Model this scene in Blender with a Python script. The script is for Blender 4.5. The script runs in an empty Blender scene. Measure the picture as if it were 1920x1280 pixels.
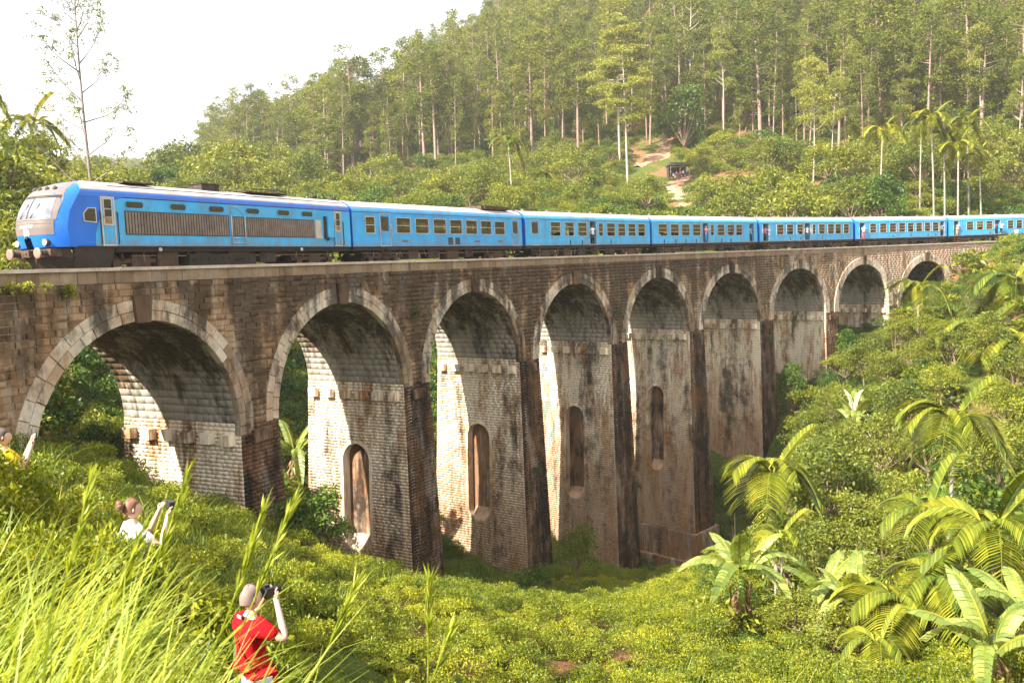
import bpy, math, random
import numpy as np
from mathutils import Vector, Matrix
R_ = math.radians
sc = bpy.context.scene
col = sc.collection
RNG = np.random.default_rng(11)
random.seed(5)

# ---------------------------------------------------------------- camera
CAM = np.array([0.0, 0.0, 30.0])
FPX, PITCH, ROLL = 1599.53, 0.069638, -0.028338
cd = bpy.data.cameras.new('camera')
cam = bpy.data.objects.new('camera', cd); col.objects.link(cam)
cd.sensor_width = 36.0; cd.lens = 36.0 * FPX / 1920.0
cd.clip_start = 0.1; cd.clip_end = 6000.0
cam.matrix_world = (Matrix.Translation(CAM) @ Matrix.Rotation(R_(90) - PITCH, 4, 'X') @ Matrix.Rotation(ROLL, 4, 'Z'))
cd.dof.use_dof = True; cd.dof.focus_distance = 55.0; cd.dof.aperture_fstop = 7.1
sc.camera = cam

# ---------------------------------------------------------------- light
SUN_H = Vector((-0.765, -0.644)).normalized(); SUN_EL = R_(37)
SUN = Vector((SUN_H.x * math.cos(SUN_EL), SUN_H.y * math.cos(SUN_EL), math.sin(SUN_EL)))
world = bpy.data.worlds.new('World'); sc.world = world; world.use_nodes = True
wn, wl = world.node_tree.nodes, world.node_tree.links
bg = wn['Background']
sky = wn.new('ShaderNodeTexSky'); sky.sky_type = 'NISHITA'; sky.sun_disc = False
sky.sun_elevation = SUN_EL; sky.sun_rotation = math.atan2(SUN.x, SUN.y)
sky.altitude = 900; sky.air_density = 1.0; sky.dust_density = 6.0; sky.ozone_density = 1.0
wmix = wn.new('ShaderNodeMixRGB'); wmix.inputs[0].default_value = 0.72      # thin bright cloud veil over the whole sky
wmix.inputs[2].default_value = (9.3, 9.35, 9.9, 1)
wl.new(sky.outputs[0], wmix.inputs[1]); wl.new(wmix.outputs[0], bg.inputs[0])
bg.inputs[1].default_value = 0.064
sd = bpy.data.lights.new('sun', 'SUN'); sd.energy = 5.0; sd.angle = R_(0.6); sd.color = (1.0, 0.95, 0.87)
sun = bpy.data.objects.new('sun', sd); col.objects.link(sun)
sun.rotation_euler = SUN.to_track_quat('Z', 'Y').to_euler()
sc.view_settings.view_transform = 'Standard'; sc.view_settings.look = 'None'
sc.view_settings.gamma = 1.0; sc.view_settings.use_curve_mapping = False
sc.view_settings.exposure = 1.86
sc.render.engine = 'CYCLES'
cy = sc.cycles
cy.use_denoising = True; cy.max_bounces = 6; cy.diffuse_bounces = 3; cy.glossy_bounces = 2
cy.transmission_bounces = 4; cy.transparent_max_bounces = 6; cy.volume_bounces = 1; cy.sample_clamp_indirect = 6
cy.caustics_reflective = False; cy.caustics_refractive = False

# ---------------------------------------------------------------- helpers
def tag(o, label=None, cat=None, group=None, kind=None):
    if label: o['label'] = label
    if cat: o['category'] = cat
    if group: o['group'] = group
    if kind: o['kind'] = kind
    return o
def empty(name, loc=(0, 0, 0), rz=0.0):
    o = bpy.data.objects.new(name, None); o.empty_display_size = 0.3
    o.location = loc; o.rotation_euler = (0, 0, rz); col.objects.link(o); return o
def link(name, me, parent=None, mats=None):
    o = bpy.data.objects.new(name, me); col.objects.link(o)
    if mats is not None:
        ml = mats if isinstance(mats, (list, tuple)) else [mats]
        for i, m in enumerate(ml):
            if i < len(me.materials): me.materials[i] = m
            else: me.materials.append(m)
    if parent: o.parent = parent
    return o
def npmesh(name, v, f, mi=None, smooth=False):
    """mesh from numpy vertices and equal-sized faces (one array, or a list of arrays of different sizes)"""
    fs = f if isinstance(f, list) else [f]
    fs = [np.asarray(a, np.int32) for a in fs if len(a)]
    me = bpy.data.meshes.new(name)
    v = np.asarray(v, np.float32)
    me.vertices.add(len(v)); me.vertices.foreach_set('co', v.ravel())
    loops = np.concatenate([a.ravel() for a in fs]); tot = np.concatenate([np.full(len(a), a.shape[1], np.int32) for a in fs])
    me.loops.add(len(loops)); me.loops.foreach_set('vertex_index', loops)
    me.polygons.add(len(tot)); me.polygons.foreach_set('loop_start', np.concatenate([[0], np.cumsum(tot)[:-1]]).astype(np.int32))
    try: me.polygons.foreach_set('loop_total', tot)
    except Exception: pass
    if mi is not None: me.polygons.foreach_set('material_index', np.asarray(mi, np.int32))
    if smooth: me.polygons.foreach_set('use_smooth', np.ones(len(tot), bool))
    me.update(calc_edges=True); return me
class MB:
    """collects boxes, tubes, quads and lofts; build() links them as one mesh object"""
    def __init__(s): s.v = []; s.f = []; s.m = []; s.sm = []
    def add(s, vs, fs, m=0, smooth=False):
        b = len(s.v); s.v += [tuple(p) for p in vs]
        for f in fs: s.f.append([b + i for i in f]); s.m.append(m); s.sm.append(smooth)
        return s
    def box(s, x0, x1, y0, y1, z0, z1, m=0):
        return s.add([(x0,y0,z0),(x1,y0,z0),(x1,y1,z0),(x0,y1,z0),(x0,y0,z1),(x1,y0,z1),(x1,y1,z1),(x0,y1,z1)],
                     [(0,3,2,1),(4,5,6,7),(0,1,5,4),(1,2,6,5),(2,3,7,6),(3,0,4,7)], m)
    def quad(s, a, b, c, d, m=0): return s.add([a, b, c, d], [(0,1,2,3)], m)
    def tube(s, pts, rad, n=8, m=0, cap=True, smooth=True):
        pts = [Vector(p) for p in pts]; rad = rad if isinstance(rad, (list, tuple)) else [rad] * len(pts)
        vs = []
        for i, p in enumerate(pts):
            t = (pts[min(i + 1, len(pts) - 1)] - pts[max(i - 1, 0)]).normalized()
            u = t.cross(Vector((0, 0, 1)) if abs(t.z) < 0.9 else Vector((1, 0, 0))).normalized(); w = t.cross(u)
            for k in range(n):
                a = 2 * math.pi * k / n; vs.append(p + (u * math.cos(a) + w * math.sin(a)) * rad[i])
        fs = [(i*n+k, i*n+(k+1) % n, (i+1)*n+(k+1) % n, (i+1)*n+k) for i in range(len(pts)-1) for k in range(n)]
        b = len(s.v); s.add(vs, fs, m, smooth)
        if cap:
            s.f.append([b + k for k in range(n)][::-1]); s.m.append(m); s.sm.append(False)
            s.f.append([b + (len(pts)-1)*n + k for k in range(n)]); s.m.append(m); s.sm.append(False)
        return s
    def loft(s, rings, m=0, closed=True, smooth=True, cap=False):
        n = len(rings[0]); vs = [p for r in rings for p in r]
        kk = n if closed else n - 1
        fs = [(i*n+k, i*n+(k+1) % n, (i+1)*n+(k+1) % n, (i+1)*n+k) for i in range(len(rings)-1) for k in range(kk)]
        b = len(s.v); s.add(vs, fs, m, smooth)
        if cap:
            for q in ([b + k for k in range(n)][::-1], [b + (len(rings)-1)*n + k for k in range(n)]):
                s.f.append(q); s.m.append(m); s.sm.append(False)
        return s
    def mesh(s, name):
        me = bpy.data.meshes.new(name); me.from_pydata(s.v, [], s.f)
        me.polygons.foreach_set('material_index', s.m); me.polygons.foreach_set('use_smooth', s.sm); me.update(); return me
    def build(s, name, mats, parent=None): return link(name, s.mesh(name), parent, mats)
def copy_tree(o, parent=None):
    c = o.copy(); col.objects.link(c)
    if parent is not None: c.parent = parent
    for ch in o.children: copy_tree(ch, c)
    return c
def ray(px, py, d):
    """world point at depth d along the view through a point of the 1920 x 1280 picture"""
    x2, y2 = px - 960.0, py - 640.0
    cr, sr = math.cos(ROLL), math.sin(ROLL)
    x = (x2 * cr + y2 * sr) / FPX * d; u = -(-x2 * sr + y2 * cr) / FPX * d
    c, s = math.cos(PITCH), math.sin(PITCH)
    return np.array([x, d * c + u * s, CAM[2] + u * c - d * s])

# ---------------------------------------------------------------- materials
def nodes(name):
    m = bpy.data.materials.new(name); m.use_nodes = True
    return m, m.node_tree.nodes, m.node_tree.links
def N(n, t, **kw):
    o = n.new('ShaderNode' + t)
    for k, v in kw.items():
        if k in o.inputs.keys() if hasattr(o.inputs, 'keys') else False: o.inputs[k].default_value = v
        else: setattr(o, k, v)
    return o
def noise(n, l, vec, scale, detail=4, rough=0.55, stretch=None):
    t = n.new('ShaderNodeTexNoise'); t.inputs['Scale'].default_value = scale; t.inputs['Detail'].default_value = detail
    t.inputs['Roughness'].default_value = rough
    if stretch:
        mp = n.new('ShaderNodeMapping'); mp.inputs['Scale'].default_value = stretch
        l.new(vec, mp.inputs[0]); vec = mp.outputs[0]
    l.new(vec, t.inputs['Vector']); return t.outputs[0]
def ramp(n, l, fac, stops):
    r = n.new('ShaderNodeValToRGB'); e = r.color_ramp.elements
    while len(e) < len(stops): e.new(0.5)
    for q, (p, c) in zip(e, stops):
        q.position = p; q.color = (c, c, c, 1) if isinstance(c, (int, float)) else (*c, 1)
    l.new(fac, r.inputs[0]); return r.outputs[0]
def mixc(n, l, fac, a, b, mode='MIX'):
    m = n.new('ShaderNodeMixRGB'); m.blend_type = mode
    for i, q in enumerate((fac, a, b)):
        if isinstance(q, (int, float)): m.inputs[i].default_value = q if i == 0 else (q, q, q, 1)
        elif isinstance(q, tuple): m.inputs[i].default_value = (*q, 1)
        else: l.new(q, m.inputs[i])
    return m.outputs[0]
def math_(n, l, op, a, b=None, clamp=False):
    m = n.new('ShaderNodeMath'); m.operation = op; m.use_clamp = clamp
    for i, q in enumerate((a, b)):
        if q is None: continue
        if isinstance(q, (int, float)): m.inputs[i].default_value = q
        else: l.new(q, m.inputs[i])
    return m.outputs[0]
def bump(n, l, h, strength, dist, bsdf):
    b = n.new('ShaderNodeBump'); b.inputs['Strength'].default_value = strength; b.inputs['Distance'].default_value = dist
    l.new(h, b.inputs['Height']); l.new(b.outputs[0], bsdf.inputs['Normal'])
def pmat(name, c, rough=0.6, metal=0.0, var=0.22, scale=2.5, dirt=None, dirt_amt=0.0, bmp=0.0, spec=0.4, skirt=0.0):
    m, n, l = nodes(name); b = n['Principled BSDF']
    tc = n.new('ShaderNodeTexCoord').outputs['Object']
    f = noise(n, l, tc, scale, 6, 0.6)
    lo = tuple(x * (1 - var) for x in c); hi = tuple(min(1, x * (1 + var)) for x in c)
    cc = ramp(n, l, f, [(0.3, lo), (0.7, hi)])
    if dirt:
        g = noise(n, l, tc, scale * 0.8, 8, 0.7, (1.5, 1.5, 0.35)); g = ramp(n, l, g, [(0.48, 0.0), (0.75, dirt_amt)])
        cc = mixc(n, l, g, cc, dirt)
    if skirt:                               # brake dust thrown up on the lower body
        sp = n.new('ShaderNodeSeparateXYZ'); l.new(tc, sp.inputs[0]); k = noise(n, l, tc, 1.0, 7, 0.7, (3.0, 3.0, 1.2))
        w = math_(n, l, 'ADD', math_(n, l, 'MULTIPLY', sp.outputs[2], -1.1), math_(n, l, 'ADD', math_(n, l, 'MULTIPLY', k, 1.4), -0.25))
        cc = mixc(n, l, ramp(n, l, w, [(0.0, 0.0), (0.6, skirt)]), cc, (0.20, 0.15, 0.11))
    l.new(cc, b.inputs['Base Color'])
    b.inputs['Roughness'].default_value = rough; b.inputs['Metallic'].default_value = metal
    b.inputs['Specular IOR Level'].default_value = spec
    if bmp: bump(n, l, noise(n, l, tc, scale * 9, 5), bmp, 0.02, b)
    return m
def leafmat(name, c0, c1, c2, trans=0.38, patch=0.35, gloss=0.35, tcol=None, rough=0.5):
    """leaf: colour varies leaf by leaf, plant by plant and in broad patches; part of the light goes through"""
    m, n, l = nodes(name); b = n['Principled BSDF']; g = n.new('ShaderNodeNewGeometry'); oi = n.new('ShaderNodeObjectInfo')
    big = noise(n, l, g.outputs['Position'], 0.22, 3)
    t = math_(n, l, 'ADD', math_(n, l, 'MULTIPLY', g.outputs['Random Per Island'], 0.62), math_(n, l, 'MULTIPLY', oi.outputs['Random'], patch))
    t = math_(n, l, 'ADD', t, math_(n, l, 'MULTIPLY', math_(n, l, 'SUBTRACT', big, 0.5), 0.7), True)
    c1, c2 = (c1[0] * 1.10, c1[1] * 1.03, c1[2]), (c2[0] * 1.10, c2[1] * 1.03, c2[2])
    c = ramp(n, l, t, [(0.0, c0), (0.5, c1), (1.0, c2)])
    l.new(c, b.inputs['Base Color']); b.inputs['Roughness'].default_value = rough; b.inputs['Specular IOR Level'].default_value = gloss
    tr = n.new('ShaderNodeBsdfTranslucent'); tc = mixc(n, l, 1.0, c, tcol or (1.5, 1.35, 0.5), 'MULTIPLY'); l.new(tc, tr.inputs[0])
    mx = n.new('ShaderNodeMixShader'); mx.inputs[0].default_value = trans
    l.new(b.outputs[0], mx.inputs[1]); l.new(tr.outputs[0], mx.inputs[2]); l.new(mx.outputs[0], n['Material Output'].inputs[0])
    return m
# ---------------------------------------------------------------- viaduct line (plan arc, 1 in 44 grade)
TH, KAP, GRADE = 1.144729, 0.0059987, 0.02272
X1, Y1, ZP = -14.870, 34.361, 31.02          # parapet top at the crown of the first arch
BAY, HS, HC = 12.928, 5.16, 2.165            # arch pitch, half span, crown below parapet top
WID = 7.7
def BP(s, off, h):
    s, off, h = np.broadcast_arrays(np.asarray(s, float), np.asarray(off, float), np.asarray(h, float))
    a = TH - KAP * s
    x = X1 + (math.sin(TH) - np.sin(a)) / KAP - off * np.sin(a)
    y = Y1 + (np.cos(a) - math.cos(TH)) / KAP + off * np.cos(a)
    return np.stack([x, y, ZP + GRADE * s + h], -1)
def bridge_so(x, y):
    """plan position -> (distance along the viaduct, offset behind its near face)"""
    cx = X1 + math.sin(TH) / KAP; cy_ = Y1 - math.cos(TH) / KAP
    dx, dy = np.asarray(x) - cx, np.asarray(y) - cy_
    r = np.hypot(dx, dy); a = np.arctan2(-dx, dy)
    return (TH - a) / KAP, r - 1 / KAP

# ---------------------------------------------------------------- terrain
CP = []
def cp(x, y, z): CP.append((x, y, z))
def cpr(px, py, d, dz=0.0):
    p = ray(px, py, d); cp(p[0], p[1], p[2] + dz)
def cpb(s, off, z):
    p = BP(s, off, 0); cp(p[0], p[1], z)
for q in [(0,0,28.2),(-5,1,28.7),(4,1,26.6),(12,0,22.5),(-14,0,30.2),(0,-15,32),(22,-8,23.5),(-25,-8,33),(-18,12,28.8),(-10,14,27.0),
          (-2.6,8.3,25.3),(-4.4,9.7,25.6),(-7.2,11.7,26.2),(1.5,6.5,25.6),(3,10,21.8),(0,14,20.6),(-5,18,21.3),(-9,22,22.7),(8,14,18.9),(-3,24,19.2),(3,20,17.8)]: cp(*q)
# along the viaduct, near side / far side
for s, zn, zf in [(-14,26.6,27.2),(-6,24.7,25.0),(0,21.2,23.0),(6.4,17.6,20.0),(13,13.2,16.2),(19.4,10.4,13.0),(32.3,8.4,10.5),(45.2,4.2,8.0),
                  (58.2,-0.6,5.0),(64.6,2.2,7.5),(71.1,12.2,14.0),(84,18.0,18.5),(97,24.2,24.0),(107,28.0,29.0),(116,32.6,33.4),(125,34.0,34.3),(150,35.0,35.5)]:
    cpb(s, -1.0, zn); cpb(s, WID + 1.5, zf)
# valley in front and the right-hand slope
cpr(960,1255,26); cpr(800,1240,22); cpr(1150,1260,29); cpr(1100,1150,44); cpr(900,1130,44); cpr(1390,1195,32); cpr(1300,1120,50)
cpr(1500,1230,27,-.6); cpr(1700,1260,23,-.8); cpr(1850,1300,17,-.6); cpr(1500,1000,52,-2); cpr(1650,900,58,-2.4); cpr(1800,1120,33,-1); cpr(1900,850,48,-2)
cpr(1600,760,80,-2.2); cpr(1750,640,86,-2.2); cpr(1880,560,84,-2); cpr(2100,700,60,-1); cpr(2300,500,90,0); cpr(2300,1000,30,0)
# behind the viaduct
for s, off, z in [(-16,25,30),(0,22,27),(10,22,24.5),(25,25,20),(40,26,18),(55,26,17),(70,26,20),(90,25,29),(110,25,36),(0,45,29.5),(-25,50,34),(30,50,27),(60,50,30),(90,50,42),(120,40,44)]: cpb(s, off, z)
# hills
cpr(1500,405,140); cpr(1800,400,135); cpr(1270,330,195); cpr(1270,410,150); cpr(1130,385,165); cpr(1000,395,160); cpr(820,390,185); cpr(620,375,215)
cpr(1270,200,250); cpr(1500,110,275); cpr(1500,250,210); cpr(1900,60,270); cpr(1900,250,190); cpr(1270,-80,340); cpr(1900,-250,370); cpr(2300,100,270); cpr(2300,400,130)
cpr(1000,165,290); cpr(1000,280,230); cpr(850,225,345); cpr(700,285,370); cpr(700,300,280); cpr(590,308,410); cpr(490,345,430); cpr(420,350,380); cpr(330,385,420)
cpr(1000,65,420); cpr(850,190,480); cpr(600,322,520)
cpr(250,395,260); cpr(200,430,150); cpr(100,420,110); cpr(20,390,90); cpr(-150,330,110); cpr(-400,260,150); cpr(350,415,170); cpr(450,425,130); cpr(30,400,200)
cpr(350,322,760); cpr(150,330,700); cpr(-300,300,600); cpr(-600,250,420); cpr(500,330,900); cpr(250,340,1200)
for q in [(900,300,160),(900,900,150),(-900,300,120),(-900,1000,120),(0,1600,125),(500,900,170),(-60,-60,45),(80,-60,24),(200,0,45),(-200,0,60)]: cp(*q)
CP = np.array(CP)
def _tps(r2): return r2 * np.log(r2 + 1e-6)
SC = 40.0
_P = CP[:, :2] / SC
_A = _tps(((_P[:, None] - _P[None]) ** 2).sum(-1)) + np.eye(len(_P)) * 0.006
_B = np.c_[np.ones(len(_P)), _P]
_M = np.block([[_A, _B], [_B.T, np.zeros((3, 3))]])
_W = np.linalg.solve(_M, np.r_[CP[:, 2], 0, 0, 0])
def _lump(x, y):
    return (np.sin(x * 0.71 + 1.3 * np.sin(y * 0.37)) * np.cos(y * 0.83 + 0.9 * np.sin(x * 0.29)) * 0.22
            + np.sin(x * 1.9 + y * 0.7) * np.sin(y * 2.3 - x * 0.5) * 0.09)
def ground_z(x, y):
    x = np.asarray(x, float); y = np.asarray(y, float); sh = np.broadcast(x, y).shape
    x, y = np.broadcast_arrays(x, y); q = np.stack([x.ravel(), y.ravel()], -1) / SC
    out = np.empty(len(q))
    for i in range(0, len(q), 20000):
        k = q[i:i + 20000]
        out[i:i + 20000] = _tps(((k[:, None] - _P[None]) ** 2).sum(-1)) @ _W[:-3] + np.c_[np.ones(len(k)), k] @ _W[-3:]
    return (out + _lump(q[:, 0] * SC, q[:, 1] * SC)).reshape(sh)
def graded(lo, hi, c, fine, n):
    t = np.linspace(-1, 1, n); k = 4.2
    v = np.sinh(k * t) / np.sinh(k)
    return np.where(t < 0, c + (c - lo) * v, c + (hi - c) * v)
gx = graded(-1500, 1500, 5, 1, 230); gy = np.concatenate([graded(-90, 2400, 40, 1, 300)])
GX, GY = np.meshgrid(gx, gy); GZ = ground_z(GX, GY)
gv = np.stack([GX, GY, GZ], -1).reshape(-1, 3); nx, ny = len(gx), len(gy)
ii = (np.arange(ny - 1)[:, None] * nx + np.arange(nx - 1)[None]).ravel()
gf = np.stack([ii, ii + 1, ii + nx + 1, ii + nx], -1)
def ground_material():
    m, n, l = nodes('earth_and_litter'); b = n['Principled BSDF']; g = n.new('ShaderNodeNewGeometry'); p = g.outputs['Position']
    a = noise(n, l, p, 0.09, 6, 0.6); f = noise(n, l, p, 2.2, 8, 0.7)
    soil = ramp(n, l, f, [(0.3, (0.13, 0.055, 0.028)), (0.7, (0.30, 0.15, 0.075))])
    grass = ramp(n, l, f, [(0.3, (0.035, 0.055, 0.010)), (0.7, (0.11, 0.13, 0.025))])
    c = mixc(n, l, ramp(n, l, a, [(0.50, 0.0), (0.60, 1.0)]), grass, soil)
    l.new(c, b.inputs['Base Color']); b.inputs['Roughness'].default_value = 0.95; b.inputs['Specular IOR Level'].default_value = 0.1
    bump(n, l, f, 0.8, 0.15, b); return m
terrain = link('ground', npmesh('ground', gv, gf, smooth=True), None, ground_material())
def drape(name, pts, widths, mat, lift=0.10):
    """bare strip of earth laid over the ground along a line of plan points"""
    pts = np.asarray(pts, float); t = np.linspace(0, len(pts) - 1, 40); c = np.stack([np.interp(t, np.arange(len(pts)), pts[:, k]) for k in (0, 1)], -1); w = np.interp(t, np.arange(len(pts)), widths)
    d = np.gradient(c, axis=0); d /= np.linalg.norm(d, axis=1, keepdims=True); nrm = np.stack([-d[:, 1], d[:, 0]], -1); V = []
    for k in np.linspace(-1, 1, 7):
        q = c + nrm * (w * k * (1 + .25 * np.sin(t * 3.1 + k * 2)))[:, None]; V.append(np.c_[q, ground_z(q[:, 0], q[:, 1]) + lift * (1 - abs(k) * 1.6)])
    i = np.arange(39); F = np.concatenate([np.stack([k * 40 + i, k * 40 + i + 1, (k + 1) * 40 + i + 1, (k + 1) * 40 + i], -1) for k in range(6)])
    o = link(name, npmesh(name, np.concatenate(V), F, smooth=True), None, mat); return o
SOIL = pmat('bare_red_soil', (0.36, 0.20, 0.115), 0.95, var=0.35, scale=1.2, dirt=(0.30, 0.24, 0.12), dirt_amt=0.7, bmp=0.6)
tag(drape('footpath', [ray(1272, 330, 197)[:2], ray(1266, 350, 182)[:2], ray(1276, 378, 164)[:2], ray(1284, 404, 150)[:2]], [3.6, 1.6, 1.8, 2.6], SOIL), 'bare earth footpath from the shelter down to the railway', 'path', kind='structure')
tag(drape('earth_bank', [ray(1098, 392, 160)[:2], ray(1130, 384, 164)[:2], ray(1165, 380, 167)[:2]], [2.0, 5.5, 2.0], SOIL, .2), 'bare red soil bank behind the second carriage', 'bank', kind='structure')
tag(drape('cleared_earth', [ray(1195, 300, 206)[:2], ray(1235, 288, 214)[:2], ray(1262, 280, 222)[:2]], [1.5, 4.0, 1.5], SOIL, .2), 'cleared red earth at the forest edge above the shelter', 'bank', kind='structure')
tag(terrain, 'grassy hillsides and valley floor with patches of bare reddish earth', 'ground', kind='structure')
# ---------------------------------------------------------------- viaduct
def stone(name, tones, mortar=False, dark=0.5, lime=0.35, rust=0.3, topgrime=0.0, pale_end=0.0, rough=0.9, green=0.0, brown=0.0, drip=0.0, streak=0.13, pierrun=0.0, limecol=(0.62, 0.56, 0.47)):
    """weathered masonry: tone per stone, rusty patches, black algae runs and white lime runs with their own shapes"""
    m, n, l = nodes(name); b = n['Principled BSDF']; g = n.new('ShaderNodeNewGeometry'); p = g.outputs['Position']; oi = n.new('ShaderNodeObjectInfo')
    sx = n.new('ShaderNodeSeparateXYZ'); l.new(p, sx.inputs[0]); X, Y, Z = sx.outputs
    s = math_(n, l, 'ARCTAN2', math_(n, l, 'SUBTRACT', X1 + math.sin(TH) / KAP, X), math_(n, l, 'SUBTRACT', Y, Y1 - math.cos(TH) / KAP))
    s = math_(n, l, 'MULTIPLY', math_(n, l, 'SUBTRACT', TH, s), 1 / KAP)          # distance along the viaduct
    h = math_(n, l, 'SUBTRACT', Z, math_(n, l, 'ADD', math_(n, l, 'MULTIPLY', s, GRADE), ZP))
    k = math_(n, l, 'FRACT', math_(n, l, 'ADD', g.outputs['Random Per Island'], oi.outputs['Random']))
    c = ramp(n, l, k, [(i / (len(tones) - 1), t) for i, t in enumerate(tones)])
    mott = noise(n, l, p, 3.0, 8, 0.7); c = mixc(n, l, 0.55, c, ramp(n, l, mott, [(0.25, 0.45), (0.75, 1.45)]), 'MULTIPLY')
    r = noise(n, l, p, 0.55, 6, 0.65, (1, 1, 0.7)); c = mixc(n, l, ramp(n, l, r, [(0.47, 0.0), (0.60, rust)]), c, (0.33, 0.135, 0.045))
    st = noise(n, l, p, 1.0, 8, 0.66, (0.9, 0.9, 0.20)); fine = noise(n, l, p, 1.0, 6, 0.65, (5.0, 5.0, 0.5))
    lm = math_(n, l, 'ADD', math_(n, l, 'MULTIPLY', st, 0.66), math_(n, l, 'MULTIPLY', fine, 0.34))
    if drip:                              # lime seeping out low on the vaults
        lm = math_(n, l, 'ADD', lm, math_(n, l, 'MULTIPLY', math_(n, l, 'MULTIPLY', math_(n, l, 'ADD', h, 4.2), -1 / 3.4, True), drip))
    c = mixc(n, l, ramp(n, l, lm, [(0.52 - 0.08 * lime, 0.0), (0.60 - 0.06 * lime, min(1, lime * 1.6))]), c, limecol)
    if brown:
        bd = math_(n, l, 'MULTIPLY', math_(n, l, 'ADD', h, 8.5), -1 / 13.0, True); bn = noise(n, l, p, 0.9, 6, 0.65)
        bd = ramp(n, l, math_(n, l, 'MULTIPLY', bd, math_(n, l, 'ADD', bn, 0.45)), [(0.22, 0.0), (0.75, brown)])
        c = mixc(n, l, bd, c, mixc(n, l, 1.0, (0.30, 0.145, 0.06), ramp(n, l, mott, [(0.25, 0.55), (0.75, 1.4)]), 'MULTIPLY'))
    dk = noise(n, l, p, 1.0, 8, 0.66, (0.85 * streak / 0.13, 0.85 * streak / 0.13, streak)); dk2 = noise(n, l, p, 0.9, 9, 0.72)
    d = math_(n, l, 'ADD', math_(n, l, 'MULTIPLY', dk, 0.62), math_(n, l, 'MULTIPLY', dk2, 0.38))
    if topgrime:
        # soot and algae under the coping, washed away at both ends of the viaduct
        band = ramp(n, l, math_(n, l, 'MULTIPLY', math_(n, l, 'ADD', h, 7.0), 1 / 7.0, True), [(0.0, 0.25), (0.55, 0.5), (0.85, 1.0)])
        mid = ramp(n, l, math_(n, l, 'MULTIPLY', math_(n, l, 'ADD', s, 14.0), 1 / 130.0, True), [(0.0, 0.35), (0.16, 0.8), (0.30, 1.0), (0.62, 0.9), (0.82, 0.05), (1.0, 0.0)])
        d = math_(n, l, 'ADD', d, math_(n, l, 'MULTIPLY', math_(n, l, 'MULTIPLY', band, mid), topgrime))
    if pierrun:                            # water runs down above every pier
        fr = math_(n, l, 'ABSOLUTE', math_(n, l, 'SUBTRACT', math_(n, l, 'FRACT', math_(n, l, 'MULTIPLY', s, 1 / BAY)), 0.5))
        d = math_(n, l, 'ADD', d, math_(n, l, 'MULTIPLY', ramp(n, l, fr, [(0.04, 1.0), (0.17, 0.0)]), pierrun))
    dd = ramp(n, l, d, [(0.60 - 0.16 * dark, 0.0), (0.69 - 0.16 * dark, min(1.0, 0.55 + dark * 0.5))])
    c = mixc(n, l, dd, c, (0.020, 0.0125, 0.0075))
    if green:
        gm = noise(n, l, p, 0.8, 5); c = mixc(n, l, ramp(n, l, gm, [(0.5, 0.0), (0.7, green)]), c, (0.05, 0.055, 0.012))
    if pale_end:
        e = ramp(n, l, math_(n, l, 'MULTIPLY', s, 1 / 130.0, True), [(0.62, 0.0), (0.80, pale_end)])
        c = mixc(n, l, math_(n, l, 'MULTIPLY', e, ramp(n, l, mott, [(0.2, 0.5), (0.6, 1.0)])), c, (0.42, 0.30, 0.22))
    l.new(c, b.inputs['Base Color']); b.inputs['Roughness'].default_value = rough; b.inputs['Specular IOR Level'].default_value = 0.18
    bump(n, l, noise(n, l, p, 22, 6, 0.7), 0.7, 0.012, b)
    return m
S_SPAN = stone('weathered_brown_block', [(0.19,0.105,0.050),(0.28,0.165,0.085),(0.38,0.245,0.14),(0.23,0.13,0.066)], dark=0.44, lime=0.22, rust=0.25, pierrun=0.07, topgrime=0.15, pale_end=0.75)
S_MORT = stone('lime_mortar', [(0.50,0.38,0.26),(0.58,0.46,0.33)], dark=0.30, lime=0.2, rust=0.1, topgrime=0.13, pale_end=0.4)
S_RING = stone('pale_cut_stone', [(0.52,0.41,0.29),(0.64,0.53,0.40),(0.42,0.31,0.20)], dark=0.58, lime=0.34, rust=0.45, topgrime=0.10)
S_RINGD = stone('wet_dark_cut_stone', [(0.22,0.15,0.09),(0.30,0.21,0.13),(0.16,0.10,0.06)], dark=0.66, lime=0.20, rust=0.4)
S_KEY = stone('dark_wet_keystone', [(0.11,0.07,0.04),(0.15,0.09,0.05)], dark=0.75, lime=0.05, rust=0.2)
S_SIDE = stone('lime_washed_brick', [(0.52,0.33,0.175),(0.64,0.47,0.30),(0.46,0.26,0.125),(0.70,0.56,0.40)], dark=0.52, lime=1.1, rust=0.85, brown=0.70, streak=0.085, limecol=(0.86, 0.73, 0.54))
S_FRONT = stone('algae_and_shade_brick', [(0.10,0.050,0.024),(0.075,0.038,0.018),(0.14,0.072,0.036)], dark=0.88, lime=0.14, rust=0.30)  # algae stain, with the shade of the end faces painted into the tones
S_SOFF = stone('dark_vault_brick', [(0.075,0.050,0.024),(0.11,0.075,0.036),(0.06,0.04,0.018)], dark=0.50, lime=0.30, rust=0.12, green=0.45, drip=0.22)  # dark vault tones with green patches and lime drips
S_COPE = stone('coping_concrete', [(0.58,0.48,0.38),(0.50,0.40,0.31)], dark=0.18, lime=0.2, rust=0.2)
S_BAND = stone('parapet_block', [(0.24,0.165,0.105),(0.31,0.22,0.145),(0.20,0.13,0.08)], dark=0.30, lime=0.10, rust=0.15, pale_end=0.5)
S_FOOT = stone('stained_footing', [(0.26,0.15,0.075),(0.34,0.205,0.11),(0.21,0.12,0.06)], dark=0.42, lime=0.30, rust=0.6)
S_NICHE = stone('dark_niche', [(0.15,0.088,0.045),(0.20,0.12,0.065)], dark=0.72, lime=0.2, rust=0.5)  # niche backs toned darker than the pier sides, with rust and dark runs
S_DARKM = stone('stained_joint', [(0.16,0.11,0.07),(0.20,0.14,0.09)], dark=0.55, lime=0.25, rust=0.3)

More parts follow.
